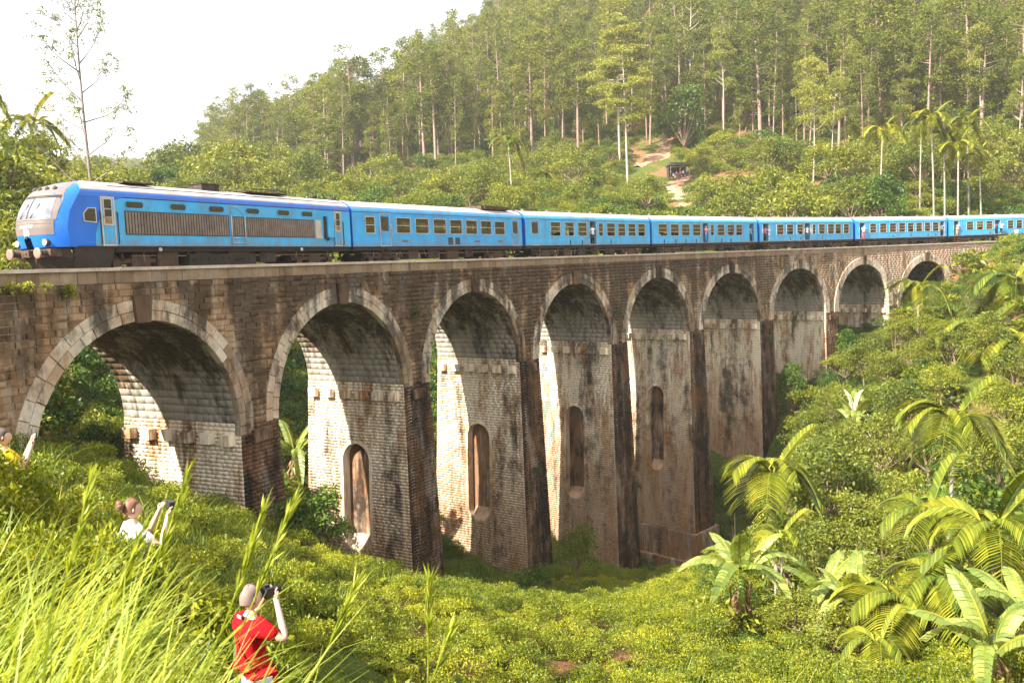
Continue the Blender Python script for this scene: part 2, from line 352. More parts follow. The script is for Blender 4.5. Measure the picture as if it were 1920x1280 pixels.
viaduct = empty('viaduct', BP(0, WID / 2, -9)[:3])
tag(viaduct, 'tall curved stone railway viaduct of nine round arches across the green valley', 'viaduct')
VM = viaduct.location.copy()
def vlink(name, me, mats, parent=viaduct):
    o = link(name, me, parent, mats)
    if parent is viaduct: o.matrix_parent_inverse = Matrix.Translation(-VM)
    return o
ARC_Z = -(HC + HS)                       # springing level below the parapet top
RI, RE = HS, HS + 0.88
CROWN = [i * BAY for i in range(9)]
S0, S1 = -13.0, 124.0
def intr(s):
    """underside of the masonry above s: vault curve inside a span, springing level on a pier"""
    z = np.full(np.shape(s), ARC_Z - 0.02)
    for c in CROWN:
        q = np.abs(s - c) < RI
        z = np.where(q, ARC_Z + np.sqrt(np.maximum(RI ** 2 - (s - c) ** 2, 0)), z)
    return z
def strip(ss, fn, name_pts):                 # ss x profile grid -> verts, quads
    pass
# core (mortar backing): spandrel walls and vaults
ss = [S0]
for c in CROWN:
    ss += list(c + (RI + 0.07) * np.sin(np.linspace(-math.pi / 2, math.pi / 2, 25)))
ss += list(np.linspace(CROWN[-1] + RI + 1, S1, 8)); ss = np.array(ss)
e = 0.05
bot = intr(ss)
for c in CROWN: bot = np.where(np.abs(ss - c) < RI + .07, ARC_Z + np.sqrt(np.maximum((RI + .075) ** 2 - (ss - c) ** 2, 0)), bot)
bot = np.where((ss < CROWN[0] - RI) | (ss > CROWN[-1] + RI), -9.5, bot)
cols = [BP(ss, e, -0.62), BP(ss, e, bot), BP(ss, WID - e, bot), BP(ss, WID - e, -0.62)]
cv = np.concatenate(cols); n_ = len(ss); q = np.arange(n_ - 1)
cf = np.concatenate([np.stack([k * n_ + q, (k + 1) * n_ + q, (k + 1) * n_ + q + 1, k * n_ + q + 1], -1) for k in range(3)])
cmi = np.repeat([0, 1, 0], n_ - 1)
vlink('spandrel_wall', npmesh('spandrel_wall', cv, cf, cmi), [S_MORT, S_DARKM])
deck = vlink('deck', npmesh('deck', np.concatenate([BP(np.linspace(S0, 150, 60), .3, -0.66), BP(np.linspace(S0, 150, 60), WID - .3, -0.66)]),
             np.stack([np.arange(59), np.arange(59) + 1, np.arange(59) + 61, np.arange(59) + 60], -1)), [S_DARKM])

def blocks(rows, fmap, joint=0.013, proud=0.022, back=0.055, base=0.0):
    """rows of (u0,u1,z0,z1); fmap(u,d,z) -> world (d>0 is outwards). Five-sided blocks, joints recessed, faces uneven."""
    r = np.array(rows, float); n = len(r)
    pr = RNG.uniform(0, 1, n) * proud + base; tw = RNG.uniform(-0.25, 0.25, (n, 4)) * (proud if np.ndim(proud) == 0 else np.asarray(proud)[:, None])
    u0, u1, z0, z1 = r[:, 0] + joint, r[:, 1] - joint, r[:, 2] + joint * .8, r[:, 3] - joint * .8
    b = 0.012
    V = []
    for (uu, zz, i) in ((u0, z0, 0), (u1, z0, 1), (u1, z1, 2), (u0, z1, 3)): V.append(fmap(uu, -back + 0 * uu, zz))
    for (uu, zz, i) in ((u0 + b, z0 + b, 0), (u1 - b, z0 + b, 1), (u1 - b, z1 - b, 2), (u0 + b, z1 - b, 3)): V.append(fmap(uu, pr + tw[:, i], zz))
    V = np.stack(V, 1).reshape(-1, 3); o = np.arange(n)[:, None] * 8
    F = np.concatenate([o + np.array(f) for f in ((4, 5, 6, 7), (0, 1, 5, 4), (1, 2, 6, 5), (2, 3, 7, 6), (3, 0, 4, 7))])
    return V, F
def course(u0, u1, z0, z1, ln, excl, shift, out):
    """one course from u0 to u1 with holes; stones of uneven length"""
    segs = [(u0, u1)]
    for a, b in excl:
        segs = [t for (p, q) in segs for t in (((p, min(q, a)), (max(p, b), q)) if b > p and a < q else ((p, q),))]
    for p, q in segs:
        if q - p < 0.06: continue
        u = p - (ln * 0.5 if shift else 0) * RNG.uniform(0.7, 1.2)
        while u < q - 0.02:
            v = u + ln * RNG.uniform(0.72, 1.30)
            if q - v < ln * 0.35: v = q
            if v > p + 0.05: out.append((max(u, p), min(v, q), z0, z1))
            u = v
# near spandrel face, course by course
rows = []; ch = 0.262; z = -0.62; k = 0
while z > -9.4:
    z0 = z - ch; zm = (z + z0) / 2
    ex = []
    for c in CROWN:
        dz = zm - ARC_Z
        rr = RI + 0.41
        if dz > 0:
            if dz < rr: w = math.sqrt(rr * rr - dz * dz); ex.append((c - w, c + w))
        else: ex.append((c - RI - 0.02, c + RI + 0.02))
    if zm < ARC_Z - 0.05: ex.append((CROWN[0] - RI - .05, CROWN[-1] + RI + .05))   # piers are laid apart below the springing
    ln = 0.74 if k % 2 else 0.62
    course(S0, S1, z0, z, ln, ex, k % 2, rows); z = z0; k += 1
fm_near = lambda u, d, z: BP(u, -d, z)
rows = np.array(rows)
mid = (rows[:, 0] + rows[:, 1]) / 2; zz = (rows[:, 2] + rows[:, 3]) / 2
pp = BP(mid, 0, zz); dd = np.linalg.norm(pp - CAM, axis=1)
size = (rows[:, 1] - rows[:, 0]) / dd
inview = (mid > -6.2) & (zz > -6.2)
order = np.argsort(-np.where(inview, size * (rows[:, 1] - rows[:, 0] > 0.25), 0))
big = set(order[:300].tolist())
# the 300 largest bricks are parts of their own, sharing one unit block
ub = MB(); b_ = 0.024
ub.add([(-.5,0,-.5),(.5,0,-.5),(.5,0,.5),(-.5,0,.5),(-.5+b_,-1,-.5+b_*2),(.5-b_,-1,-.5+b_*2),(.5-b_,-1,.5-b_*2),(-.5+b_,-1,.5-b_*2)],
       [(4,5,6,7),(0,1,5,4),(1,2,6,5),(2,3,7,6),(3,0,4,7)])
ubm = ub.mesh('brick'); ubm.materials.append(S_SPAN)
for i in sorted(big):
    u0, u1, a, b = rows[i]; p = BP((u0 + u1) / 2, -0.0, (a + b) / 2); p2 = BP((u0 + u1) / 2 + .1, 0, 0) - BP((u0 + u1) / 2 - .1, 0, 0)
    o = bpy.data.objects.new('brick', ubm); col.objects.link(o); o.parent = viaduct; o.matrix_parent_inverse = Matrix.Translation(-VM)
    back = 0.055; pr = random.uniform(0.0, 0.024)
    rz = math.atan2(p2[1], p2[0]); nrm = Vector((math.sin(rz), -math.cos(rz), 0))
    o.location = Vector(p) - nrm * back
    o.rotation_euler = (random.uniform(-.01, .01), -math.asin(GRADE) + random.uniform(-.006, .006), rz + random.uniform(-.012, .012))
    o.scale = (u1 - u0 - 0.028, back + pr, b - a - 0.024)
rest = np.array([r for i, r in enumerate(rows) if i not in big])
V, F = blocks(rest, fm_near, proud=np.where(rest[:, 0] > 66, 0.006, 0.022), base=np.where(rest[:, 0] > 66, -0.036, 0.0))
tag(vlink('small_bricks', npmesh('small_bricks', V, F), [S_SPAN]), kind='stuff')
# coping stones and the block course below them, near and far
def slab(sa, sb, o0, o1, h0, h1, g=0.006):
    m = MB(); P = [BP(s, o, h) for h in (h0, h1) for s, o in ((sa + g, o0), (sb - g, o0), (sb - g, o1), (sa + g, o1))]
    b = 0.015
    return m.add(P, [(0,3,2,1),(4,5,6,7),(0,1,5,4),(1,2,6,5),(2,3,7,6),(3,0,4,7)])
def run(name, step, o0, o1, h0, h1, mat, jit, s1=S1, g=0.006):
    s = S0
    while s < s1:
        t = s + step * random.uniform(0.85, 1.15); j = random.uniform(-jit, jit)
        m = slab(s, t, o0 + j, o1 + j, h0, h1 + random.uniform(-.006, .006), g); vlink(name, m.mesh(name), [mat]); s = t
run('coping_stone', 1.25, -0.10, 0.50, -0.13, 0.0, S_COPE, 0.012)
run('parapet_block', 0.85, 0.0, 0.44, -0.60, -0.133, S_BAND, 0.012, g=0.010)
run('far_coping', 6.0, WID - .5, WID + .1, -0.13, 0.0, S_COPE, 0.0)
run('far_parapet', 6.0, WID - .44, WID, -0.60, -0.133, S_BAND, 0.0)
# arch rings: two courses of cut stones round every arch, a dark keystone at the crown
def voussoir(c, r0, r1, a0, a1, depth, pr):
    m = MB(); g = 0.011; P = []
    for off, rr0, rr1, gg in ((depth, r0 + .008, r1 - .008, 0), (0.0, r0 + .008, r1 - .008, 0), (-pr, r0 + .022, r1 - .022, 0.014)):
        for a, r in ((a0, rr0), (a0, rr1), (a1, rr1), (a1, rr0)):
            da = (g + gg) / r * (1 if a == a0 else -1)
            P.append(BP(c + r * math.sin(a + da), off, ARC_Z + r * math.cos(a + da)))
    return m.add(P, [(8,9,10,11)] + [(b+k, b+(k+1) % 4, b+4+(k+1) % 4, b+4+k) for b in (0, 4) for k in range(4)])
ring_n = [(15, 13), (15, 13)]
for ai, c in enumerate(CROWN):
    lim = R_(92) if 0 < ai < 8 else R_(96)
    single = ai < 6
    allm = MB()
    ring = None
    stones = []
    rm = RI + 0.43
    for cidx, (r0, r1, cnt) in enumerate(((RI, rm, 13), (rm, RE, 12))):
        for sgn in (-1, 1):
            a = 0.075
            while a < lim:
                b = min(a + lim / cnt * random.uniform(0.82, 1.18), lim)
                if lim - b < 0.03: b = lim
                stones.append((r0, r1, a * sgn, b * sgn) if sgn > 0 else (r0, r1, -b, -a)); a = b
    key = MB(); P = []
    for off in (0.3, -0.16):
        for a, r in ((-0.066, RI - .05), (-0.075, RE + .16), (0.075, RE + .16), (0.066, RI - .05)): P.append(BP(c + r * math.sin(a), off, ARC_Z + r * math.cos(a)))
    key.add(P, [(4,5,6,7)] + [(k, (k+1) % 4, 4+(k+1) % 4, 4+k) for k in range(4)])
    if single:
        ring = bpy.data.objects.new('arch_ring', None); ring.empty_display_size = .2; col.objects.link(ring); ring.parent = viaduct
        ring.matrix_parent_inverse = Matrix.Translation(-VM)
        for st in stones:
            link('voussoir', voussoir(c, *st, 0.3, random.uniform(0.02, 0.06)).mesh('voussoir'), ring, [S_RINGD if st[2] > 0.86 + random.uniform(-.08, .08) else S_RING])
    else:
        for st in stones:
            t = voussoir(c, *st, 0.3, random.uniform(0.03, 0.05)); allm.add(t.v, t.f)
        ring = tag(vlink('arch_ring', allm.mesh('arch_ring'), [S_RING]), kind='stuff')
    link('keystone', key.mesh('keystone'), ring, [S_KEY])
# vault brickwork seen from below
vr = []
for c in CROWN:
    na = 44; da = math.pi / na
    for k in range(na):
        a0 = -math.pi / 2 + k * da
        course(0.35, WID - 0.05, a0 * RI, (a0 + da) * RI, 0.62, [], k % 2, vr) if False else None
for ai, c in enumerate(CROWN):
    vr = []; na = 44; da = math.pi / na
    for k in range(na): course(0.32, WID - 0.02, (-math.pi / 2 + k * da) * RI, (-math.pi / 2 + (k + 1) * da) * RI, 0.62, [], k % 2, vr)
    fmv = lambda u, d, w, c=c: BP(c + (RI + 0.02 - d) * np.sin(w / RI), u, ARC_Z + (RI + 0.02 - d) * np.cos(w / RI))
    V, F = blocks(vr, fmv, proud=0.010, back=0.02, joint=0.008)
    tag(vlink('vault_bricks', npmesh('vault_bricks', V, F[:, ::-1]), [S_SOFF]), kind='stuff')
# piers
PIER_BASE = [17.4, 9.4, 6.8, 3.0, -2.4, 10.6, 16.6, 22.8]
NICHE = {1: (-11.1, -17.9, 1.08), 2: (-12.2, -19.6, 1.05), 3: (-12.9, -21.1, 1.0), 4: (-12.9, -21.3, 0.95)}
PW = BAY / 2 - HS                       # half pier thickness at the springing
for pi in range(8):
    sc_ = (pi + 0.5) * BAY
    zt = ARC_Z; zb = PIER_BASE[pi] - (ZP + GRADE * sc_) - 1.2
    H = zt - zb
    bs, bf = 0.024, 0.034                # batter of the sides and of the ends
    def wS(z, sc_=sc_): return PW - 0.03 + (zt - z) * bs
    def wF(z): return (zt - z) * bf
    pier = bpy.data.objects.new('pier', None); pier.empty_display_size = .3; col.objects.link(pier); pier.parent = viaduct
    pier.matrix_parent_inverse = Matrix.Translation(-VM)
    ins = 0.62
    core = MB(); zs = np.linspace(zb, zt + 0.3, 6)
    rings = []
    for z in zs:
        w, f = wS(min(z, zt)) - 0.05, wF(min(z, zt)) - 0.06
        wl_ = w - (ins if pi in NICHE else 0)
        rings.append([BP(sc_ - wl_, -f, z), BP(sc_ + w, -f, z), BP(sc_ + w, WID + f, z), BP(sc_ - wl_, WID + f, z)])
    core.loft(rings, closed=True, smooth=False)
    link('masonry_core', core.mesh('masonry_core'), pier, [S_DARKM])
    if pi in NICHE:                       # backing of the side face round the niche
        pass
    # left side face (towards the first arch)
    rows = []; z = zt; k = 0; chs = 0.19
    nh = NICHE.get(pi); um = WID / 2
    while z > zb:
        z0 = z - chs; zm = (z + z0) / 2; ex = []
        if nh:
            top, btm, hw = nh; hz = None
            if btm < zm < top:
                if zm > top - hw: t = (zm - (top - hw)) / hw; hz = hw * math.sqrt(max(0, 1 - t * t))
                elif zm < btm + hw: t = ((btm + hw) - zm) / hw; hz = hw * math.sqrt(max(0, 1 - t * t))
                else: hz = hw
            if hz: ex.append((um - hz, um + hz))
        f = wF(zm); course(-f + 0.0, WID + f, z0, z, 0.46 if k % 2 else 0.36, ex, k % 2, rows); z = z0; k += 1
    fms = lambda u, d, z, sc_=sc_: BP(sc_ - (PW - 0.03 + (zt - z) * bs) - d, u, z)
    V, F = blocks(rows, fms, back=0.64 if nh else 0.055, joint=0.010)
    tag(link('side_bricks', npmesh('side_bricks', V, F[:, ::-1]), pier, [S_SIDE]), kind='stuff')
    if nh:
        top, btm, hw = nh; fr = MB(); P0, P1, P2, P3 = [], [], [], []
        for t in np.linspace(0, 2 * math.pi, 49)[:-1]:
            cz = (top - hw) if math.sin(t) >= 0 else (btm + hw)
            for lst, rr, dpt in ((P0, hw + .16, 0.035), (P1, hw - .03, 0.035), (P2, hw - .03, -0.58), (P3, hw + .16, -.02)):
                zz_ = cz + rr * math.sin(t); lst.append(fms(np.array(um + rr * math.cos(t)), np.array(dpt), np.array(zz_)))
        fr.loft([P3, P0, P1, P2], closed=True, smooth=False)
        fr.add([p for p in P2], [tuple(range(len(P2)))], 1)
        link('niche', fr.mesh('niche'), pier, [S_SIDE, S_NICHE])
        sill = MB(); P = []
        for z_, d_ in ((btm + .05, -0.56), (btm + .05, 0.03), (btm + .95, -0.56)):
            for u_ in (um - hw * .7, um + hw * .7): P.append(fms(np.array(u_), np.array(d_), np.array(z_)))
        sill.add(P, [(0,1,3,2),(2,3,5,4),(0,2,4),(1,5,3)]); link('niche_sill', sill.mesh('niche_sill'), pier, [S_SIDE])
    # end face towards the valley
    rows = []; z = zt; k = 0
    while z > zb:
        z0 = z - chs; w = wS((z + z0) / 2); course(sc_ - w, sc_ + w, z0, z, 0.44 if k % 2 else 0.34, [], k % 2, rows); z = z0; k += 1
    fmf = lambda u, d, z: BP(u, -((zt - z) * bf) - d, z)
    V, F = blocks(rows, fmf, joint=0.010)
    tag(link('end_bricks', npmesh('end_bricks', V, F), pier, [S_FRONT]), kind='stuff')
    # other side face, plain
    # corbels left from the centring
    hz0, hz1 = ARC_Z - 1.02, ARC_Z - 0.46
    for sgn in (-1, 1):
        for t in range(6):
            u = 0.62 + t * (WID - 1.24) / 5; m = MB(); P = []
            base = sc_ + sgn * (wS(ARC_Z - .7) - 0.05); tip = base + sgn * (0.44 + random.uniform(-.03, .03))
            j = random.uniform(-.03, .03)
            for z_ in (hz0 + j, hz1 + j):
                for s_, u_ in ((base, u - .29), (tip, u - .27), (tip, u + .27), (base, u + .29)): P.append(BP(s_, u_, z_ + (0.04 if s_ == tip and z_ < hz1 + j - .1 else 0)))
            m.add(P, [(0,3,2,1),(4,5,6,7),(0,1,5,4),(1,2,6,5),(2,3,7,6),(3,0,4,7)])
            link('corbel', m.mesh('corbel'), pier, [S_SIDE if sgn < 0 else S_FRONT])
    m = MB(); P = []
    for z_ in (hz0 + .02, hz1 + .05):
        for s_, u_ in ((sc_ - .62, .05), (sc_ - .62, -.22), (sc_ + .62, -.22), (sc_ + .62, .05)): P.append(BP(s_, u_, z_))
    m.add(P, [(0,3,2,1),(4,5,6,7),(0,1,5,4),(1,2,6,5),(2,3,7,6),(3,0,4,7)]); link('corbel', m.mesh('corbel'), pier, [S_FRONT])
    if pi == 4:                            # stepped footing of the tallest pier
        for st, (dz, ex_) in enumerate(((-26.9, 0.35), (-29.6, 0.75))):
            m = MB(); P = []; zlo = dz - 4
            for z_ in (zlo, dz):
                w, f = wS(dz) + ex_, wF(dz) + ex_
                for s_, u_ in ((sc_ - w, -f), (sc_ + w, -f), (sc_ + w, WID + f), (sc_ - w, WID + f)): P.append(BP(s_, u_, z_))
            m.add(P, [(0,3,2,1),(4,5,6,7),(0,1,5,4),(1,2,6,5),(2,3,7,6),(3,0,4,7)]); link('footing', m.mesh('footing'), pier, [S_FOOT])
# small drain pipe holes and a cross wall stub near the far end
for s_ in (86, 98.5):
    m = slab(s_, s_ + .12, -0.05, 0.1, -2.6, -0.9); vlink('drain_pipe', m.mesh('drain_pipe'), [S_KEY])
# track on the deck
BALLAST = pmat('grey_brown_ballast', (0.17, 0.14, 0.11), 0.95, var=0.5, scale=9, bmp=1.0)
RAILM = pmat('rail_steel', (0.22, 0.15, 0.11), 0.45, 0.8)
sb_ = np.linspace(S0, 150, 60)
prof = [(0.46, -0.60), (1.9, -0.44), (WID - 1.9, -0.44), (WID - .46, -0.60)]
V = np.concatenate([BP(sb_, o_, h_) for o_, h_ in prof]); q = np.arange(59)
F = np.concatenate([np.stack([k * 60 + q, k * 60 + q + 1, (k + 1) * 60 + q + 1, (k + 1) * 60 + q], -1) for k in range(3)])
trk = empty('railway_track', BP(0, WID / 2, -.44)); tag(trk, 'single railway track on ballast along the top of the viaduct', 'track', kind='structure')
o = link('ballast', npmesh('ballast', V, F), trk, [BALLAST]); o.matrix_parent_inverse = Matrix.Translation(-trk.location)
TRK = WID / 2 + 0.05
for g_ in (-0.838, 0.838):
    m = MB(); m.loft([[tuple(BP(s_, TRK + g_ + du, h_)) for du, h_ in ((-.035, -.44), (.035, -.44), (.035, -.30), (-.035, -.30))] for s_ in sb_], closed=True, smooth=False)
    o = link('rail', m.mesh('rail'), trk, [RAILM]); o.matrix_parent_inverse = Matrix.Translation(-trk.location)
# ---------------------------------------------------------------- train
def paint(name, c, rough=0.35, dirt=(0.16, 0.10, 0.06), amt=0.5, spec=0.5, sk=0.0):
    return pmat(name, c, rough, 0.0, 0.16, 0.9, dirt, amt, 0.0, spec, sk)
P_LIGHT = paint('sky_blue_paint', (0.028, 0.330, 0.680), amt=0.6, sk=0.7); P_DARK = paint('deep_blue_paint', (0.003, 0.125, 0.56), 0.25, amt=0.12)
P_CYAN = paint('bright_blue_paint', (0.030, 0.370, 0.700), amt=0.65, sk=0.7); P_ROOF = paint('dusty_white_roof', (0.40, 0.365, 0.35), 0.6, (0.22, 0.13, 0.09), 0.55)
P_GREY = paint('taupe_grey_paint', (0.150, 0.120, 0.110), 0.5); M_FRAME = pmat('bare_metal_frame', (0.50, 0.46, 0.40), 0.45, 0.3)
M_BLACK = pmat('grimy_black_iron', (0.030, 0.022, 0.017), 0.8, 0.0, 0.5, 3.0, (0.16, 0.085, 0.045), 0.7, 0.3); M_RUST = pmat('brown_dusty_iron', (0.075, 0.043, 0.026), 0.85, 0.0, 0.4, 4.0, (0.05, 0.03, 0.02), 0.6, 0.3)
M_SOLE = pmat('dusty_solebar', (0.028, 0.019, 0.013), 0.85, 0, 0.4, 2.0); M_BUF = pmat('worn_buffer_steel', (0.25, 0.165, 0.125), 0.5, 0.2)
M_INT = pmat('carriage_lining', (0.30, 0.20, 0.11), 0.8); M_SEAT = pmat('brown_seat_cloth', (0.12, 0.06, 0.045), 0.9)
M_SHUT = pmat('brown_shutter', (0.27, 0.165, 0.07), 0.6, var=0.4, scale=6); M_GRILLE = pmat('radiator_slat', (0.21, 0.165, 0.13), 0.7, 0.1, 0.3, 3, (0.08, 0.04, 0.02), 0.7)
M_WHITE = pmat('white_marking', (0.80, 0.80, 0.82), 0.6, var=0.05); M_LAMP = pmat('headlamp_lens', (0.85, 0.84, 0.80), 0.15, var=0.05)
def glass(name, tint, rough=0.06, alpha=0.55):
    m, n, l = nodes(name); b = n['Principled BSDF']; b.inputs['Base Color'].default_value = (*tint, 1); b.inputs['Roughness'].default_value = rough
    b.inputs['Specular IOR Level'].default_value = 0.8
    t = n.new('ShaderNodeBsdfTransparent'); t.inputs[0].default_value = (0.75, 0.72, 0.62, 1)
    f = ramp(n, l, noise(n, l, n.new('ShaderNodeTexCoord').outputs['Object'], 3.0, 4), [(0.3, max(0, alpha - .12)), (0.7, min(1, alpha + .12))])
    mx = n.new('ShaderNodeMixShader'); l.new(f, mx.inputs[0]); l.new(t.outputs[0], mx.inputs[1]); l.new(b.outputs[0], mx.inputs[2]); l.new(mx.outputs[0], n['Material Output'].inputs[0]); return m
G_WIN = glass('dusty_window_glass', (0.10, 0.075, 0.035), alpha=0.5); G_DARK = glass('dark_cab_glass', (0.035, 0.028, 0.02), alpha=0.85)
G_SCREEN = pmat('windscreen_glass', (0.17, 0.17, 0.19), 0.10, 0.0, 0.6, 1.2, spec=1.0)
BODY_H = 0.90                                # underside of the body above the parapet top
HALF = 1.45
SEC = [(1.43, 0.0), (1.45, 0.12), (1.45, 2.10), (1.425, 2.25), (1.35, 2.38), (1.18, 2.53), (0.86, 2.68), (0.42, 2.79), (0.0, 2.83)]
def place(root, s0, s1):
    a, b = Vector(BP(s0, TRK, BODY_H)), Vector(BP(s1, TRK, BODY_H)); d = (b - a).normalized()
    y = Vector((-d.y, d.x, 0)).normalized(); z = d.cross(y)
    root.matrix_world = Matrix(((d.x, y.x, z.x, a.x), (d.y, y.y, z.y, a.y), (d.z, y.z, z.z, a.z), (0, 0, 0, 1)))
    return (b - a).length
def side_wall(mb, L, holes, y, m=0, z0=0.0, z1=2.10):
    """flat wall with real openings, laid out as a lattice of panels"""
    xs = sorted({0.0, L} | {h[0] for h in holes} | {h[1] for h in holes}); zs = sorted({z0, z1} | {h[2] for h in holes} | {h[3] for h in holes})
    for i in range(len(xs) - 1):
        for j in range(len(zs) - 1):
            cx, cz = (xs[i] + xs[i+1]) / 2, (zs[j] + zs[j+1]) / 2
            if any(h[0] < cx < h[1] and h[2] < cz < h[3] for h in holes): continue
            if y < 0: mb.quad((xs[i], y, zs[j]), (xs[i+1], y, zs[j]), (xs[i+1], y, zs[j+1]), (xs[i], y, zs[j+1]), m)
            else: mb.quad((xs[i+1], y, zs[j]), (xs[i], y, zs[j]), (xs[i], y, zs[j+1]), (xs[i+1], y, zs[j+1]), m)
def ringframe(mb, x0, x1, z0, z1, y, w=0.05, d=0.035, m=0, bars=()):
    s = -1 if y < 0 else 1; ya, yb = sorted((y + s * d, y - s * 0.05))
    mb.box(x0 - w, x1 + w, ya, yb, z1, z1 + w, m); mb.box(x0 - w, x1 + w, ya, yb, z0 - w, z0, m)
    mb.box(x0 - w, x0, ya, yb, z0, z1, m); mb.box(x1, x1 + w, ya, yb, z0, z1, m)
    for t in bars: mb.box(x0, x1, ya + .004, yb - .004, t - .018, t + .018, m)
def bogie(root, x, wb=2.3, rad=0.46, drop=0.42):
    zc = -BODY_H - 0.30 + rad
    b = MB()
    for y in (-1.12, 1.02):
        b.box(x - wb/2 - .55, x + wb/2 + .55, y, y + .10, zc + .06, zc + .24)
        b.box(x - .5, x + .5, y - .03, y + .13, zc - .12, zc + .34)
        for sx in (-1, 1):
            b.box(x + sx*wb/2 - .17, x + sx*wb/2 + .17, y - .07, y + .1, zc - .17, zc + .17)
            b.tube([(x + sx*wb/2 - .36, y + .02, zc + .16), (x + sx*wb/2 - .36, y + .02, zc + .46)], .07, 7); b.tube([(x + sx*wb/2 + .36, y + .02, zc + .16), (x + sx*wb/2 + .36, y + .02, zc + .46)], .07, 7)
    b.box(x - .3, x + .3, -1.0, 1.0, zc + .1, zc + .42)
    o = b.build('bogie', [M_RUST], root)
    for sx in (-1, 1):
        for y in (-0.90, 0.78):
            w = MB(); cx = x + sx*wb/2
            w.tube([(cx, y, zc), (cx, y + .12, zc)], rad, 22, smooth=False); w.tube([(cx, y - .03, zc), (cx, y, zc)], rad * .35, 12, smooth=False)
            w.build('wheel', [M_RUST if random.random() < .4 else M_BLACK], o)
def underframe(root, L, seed, x0=0.0):
    rr = random.Random(seed); u = MB()
    u.box(x0 + .05, L - .05, -1.40, 1.40, -0.20, -0.006); u.box(x0 + 1.2, L - 1.2, -1.0, 1.0, -.32, -.20)
    u.build('underframe', [M_SOLE], root)
    for k in range(4):
        x = 5.2 + k * (L - 10.4) / 4; w = rr.uniform(.9, 1.5); g = MB(); z0 = rr.uniform(-.86, -.7)
        g.box(x, x + w, -1.25, -.55, z0, -.205); g.box(x + .06, x + w - .06, -1.27, -1.25, z0 + .07, -.27)
        for q in range(3): g.tube([(x + .2 + q * (w - .4) / 2, -1.30, z0 + .3), (x + .2 + q * (w - .4) / 2, -1.25, z0 + .3)], .05, 8)
        g.build('equipment_box', [M_BLACK if k % 2 else M_RUST], root)
    p = MB(); p.tube([(x0 + 1, -1.15, -.36), (L / 2, -1.18, -.42), (L - 1, -1.15, -.36)], .03, 6)
    for k in range(7):
        x = 2 + k * (L - 4) / 6; p.tube([(x, -1.2, -.2), (x + rr.uniform(-.2, .2), -1.22, rr.uniform(-.75, -.5))], .035, 6)
    p.build('brake_pipe', [M_BUF], root)
def roof_shell(root, x0f, L, mats, i0=3, inset=0.0, mat_split=4):
    full = [(-y, z) for y, z in SEC[i0:]] + [(y, z) for y, z in SEC[i0:-1][::-1]]
    return full
def pane(root, x0, x1, z0, z1, y, mat, parent=None):
    m = MB(); m.quad((x0, y, z0), (x1, y, z0), (x1, y, z1), (x0, y, z1)); return m.build('pane', [mat], parent or root)
def window(root, x0, x1, z0, z1, bars=2, y=-HALF, shutter=None, mat=None, open_low=False):
    f = MB(); bb = [z0 + (z1 - z0) * (k + 1) / (bars + 1) for k in range(bars)]
    ringframe(f, x0, x1, z0, z1, y, 0.045, 0.028, 0, bb); w = f.build('window_frame', [M_FRAME], root)
    s = 1 if y < 0 else -1
    za = z0 + (z1 - z0) * 0.42 if open_low else z0
    pane(root, x0, x1, za, z1, y + s * 0.02, mat or G_WIN, w)
    if shutter:
        m = MB(); zt = z1 - (z1 - z0) * shutter; k = zt
        while k < z1 - .03: m.box(x0 + .01, x1 - .01, y + s * .045 - .008, y + s * .045 + .008, k, k + .055); k += .075
        m.build('shutter', [M_SHUT], w)
    return w
def gangway(root, x0, x1):
    g = MB(); n = 5
    for k in range(n):
        a = x0 + (x1 - x0) * k / n; b = x0 + (x1 - x0) * (k + 1) / n; w = 0.78 if k % 2 else 0.70
        g.box(a, b, -w, w, -.1, 2.15 + (0.05 if k % 2 else 0))
    g.build('gangway_bellows', [M_BLACK], root)
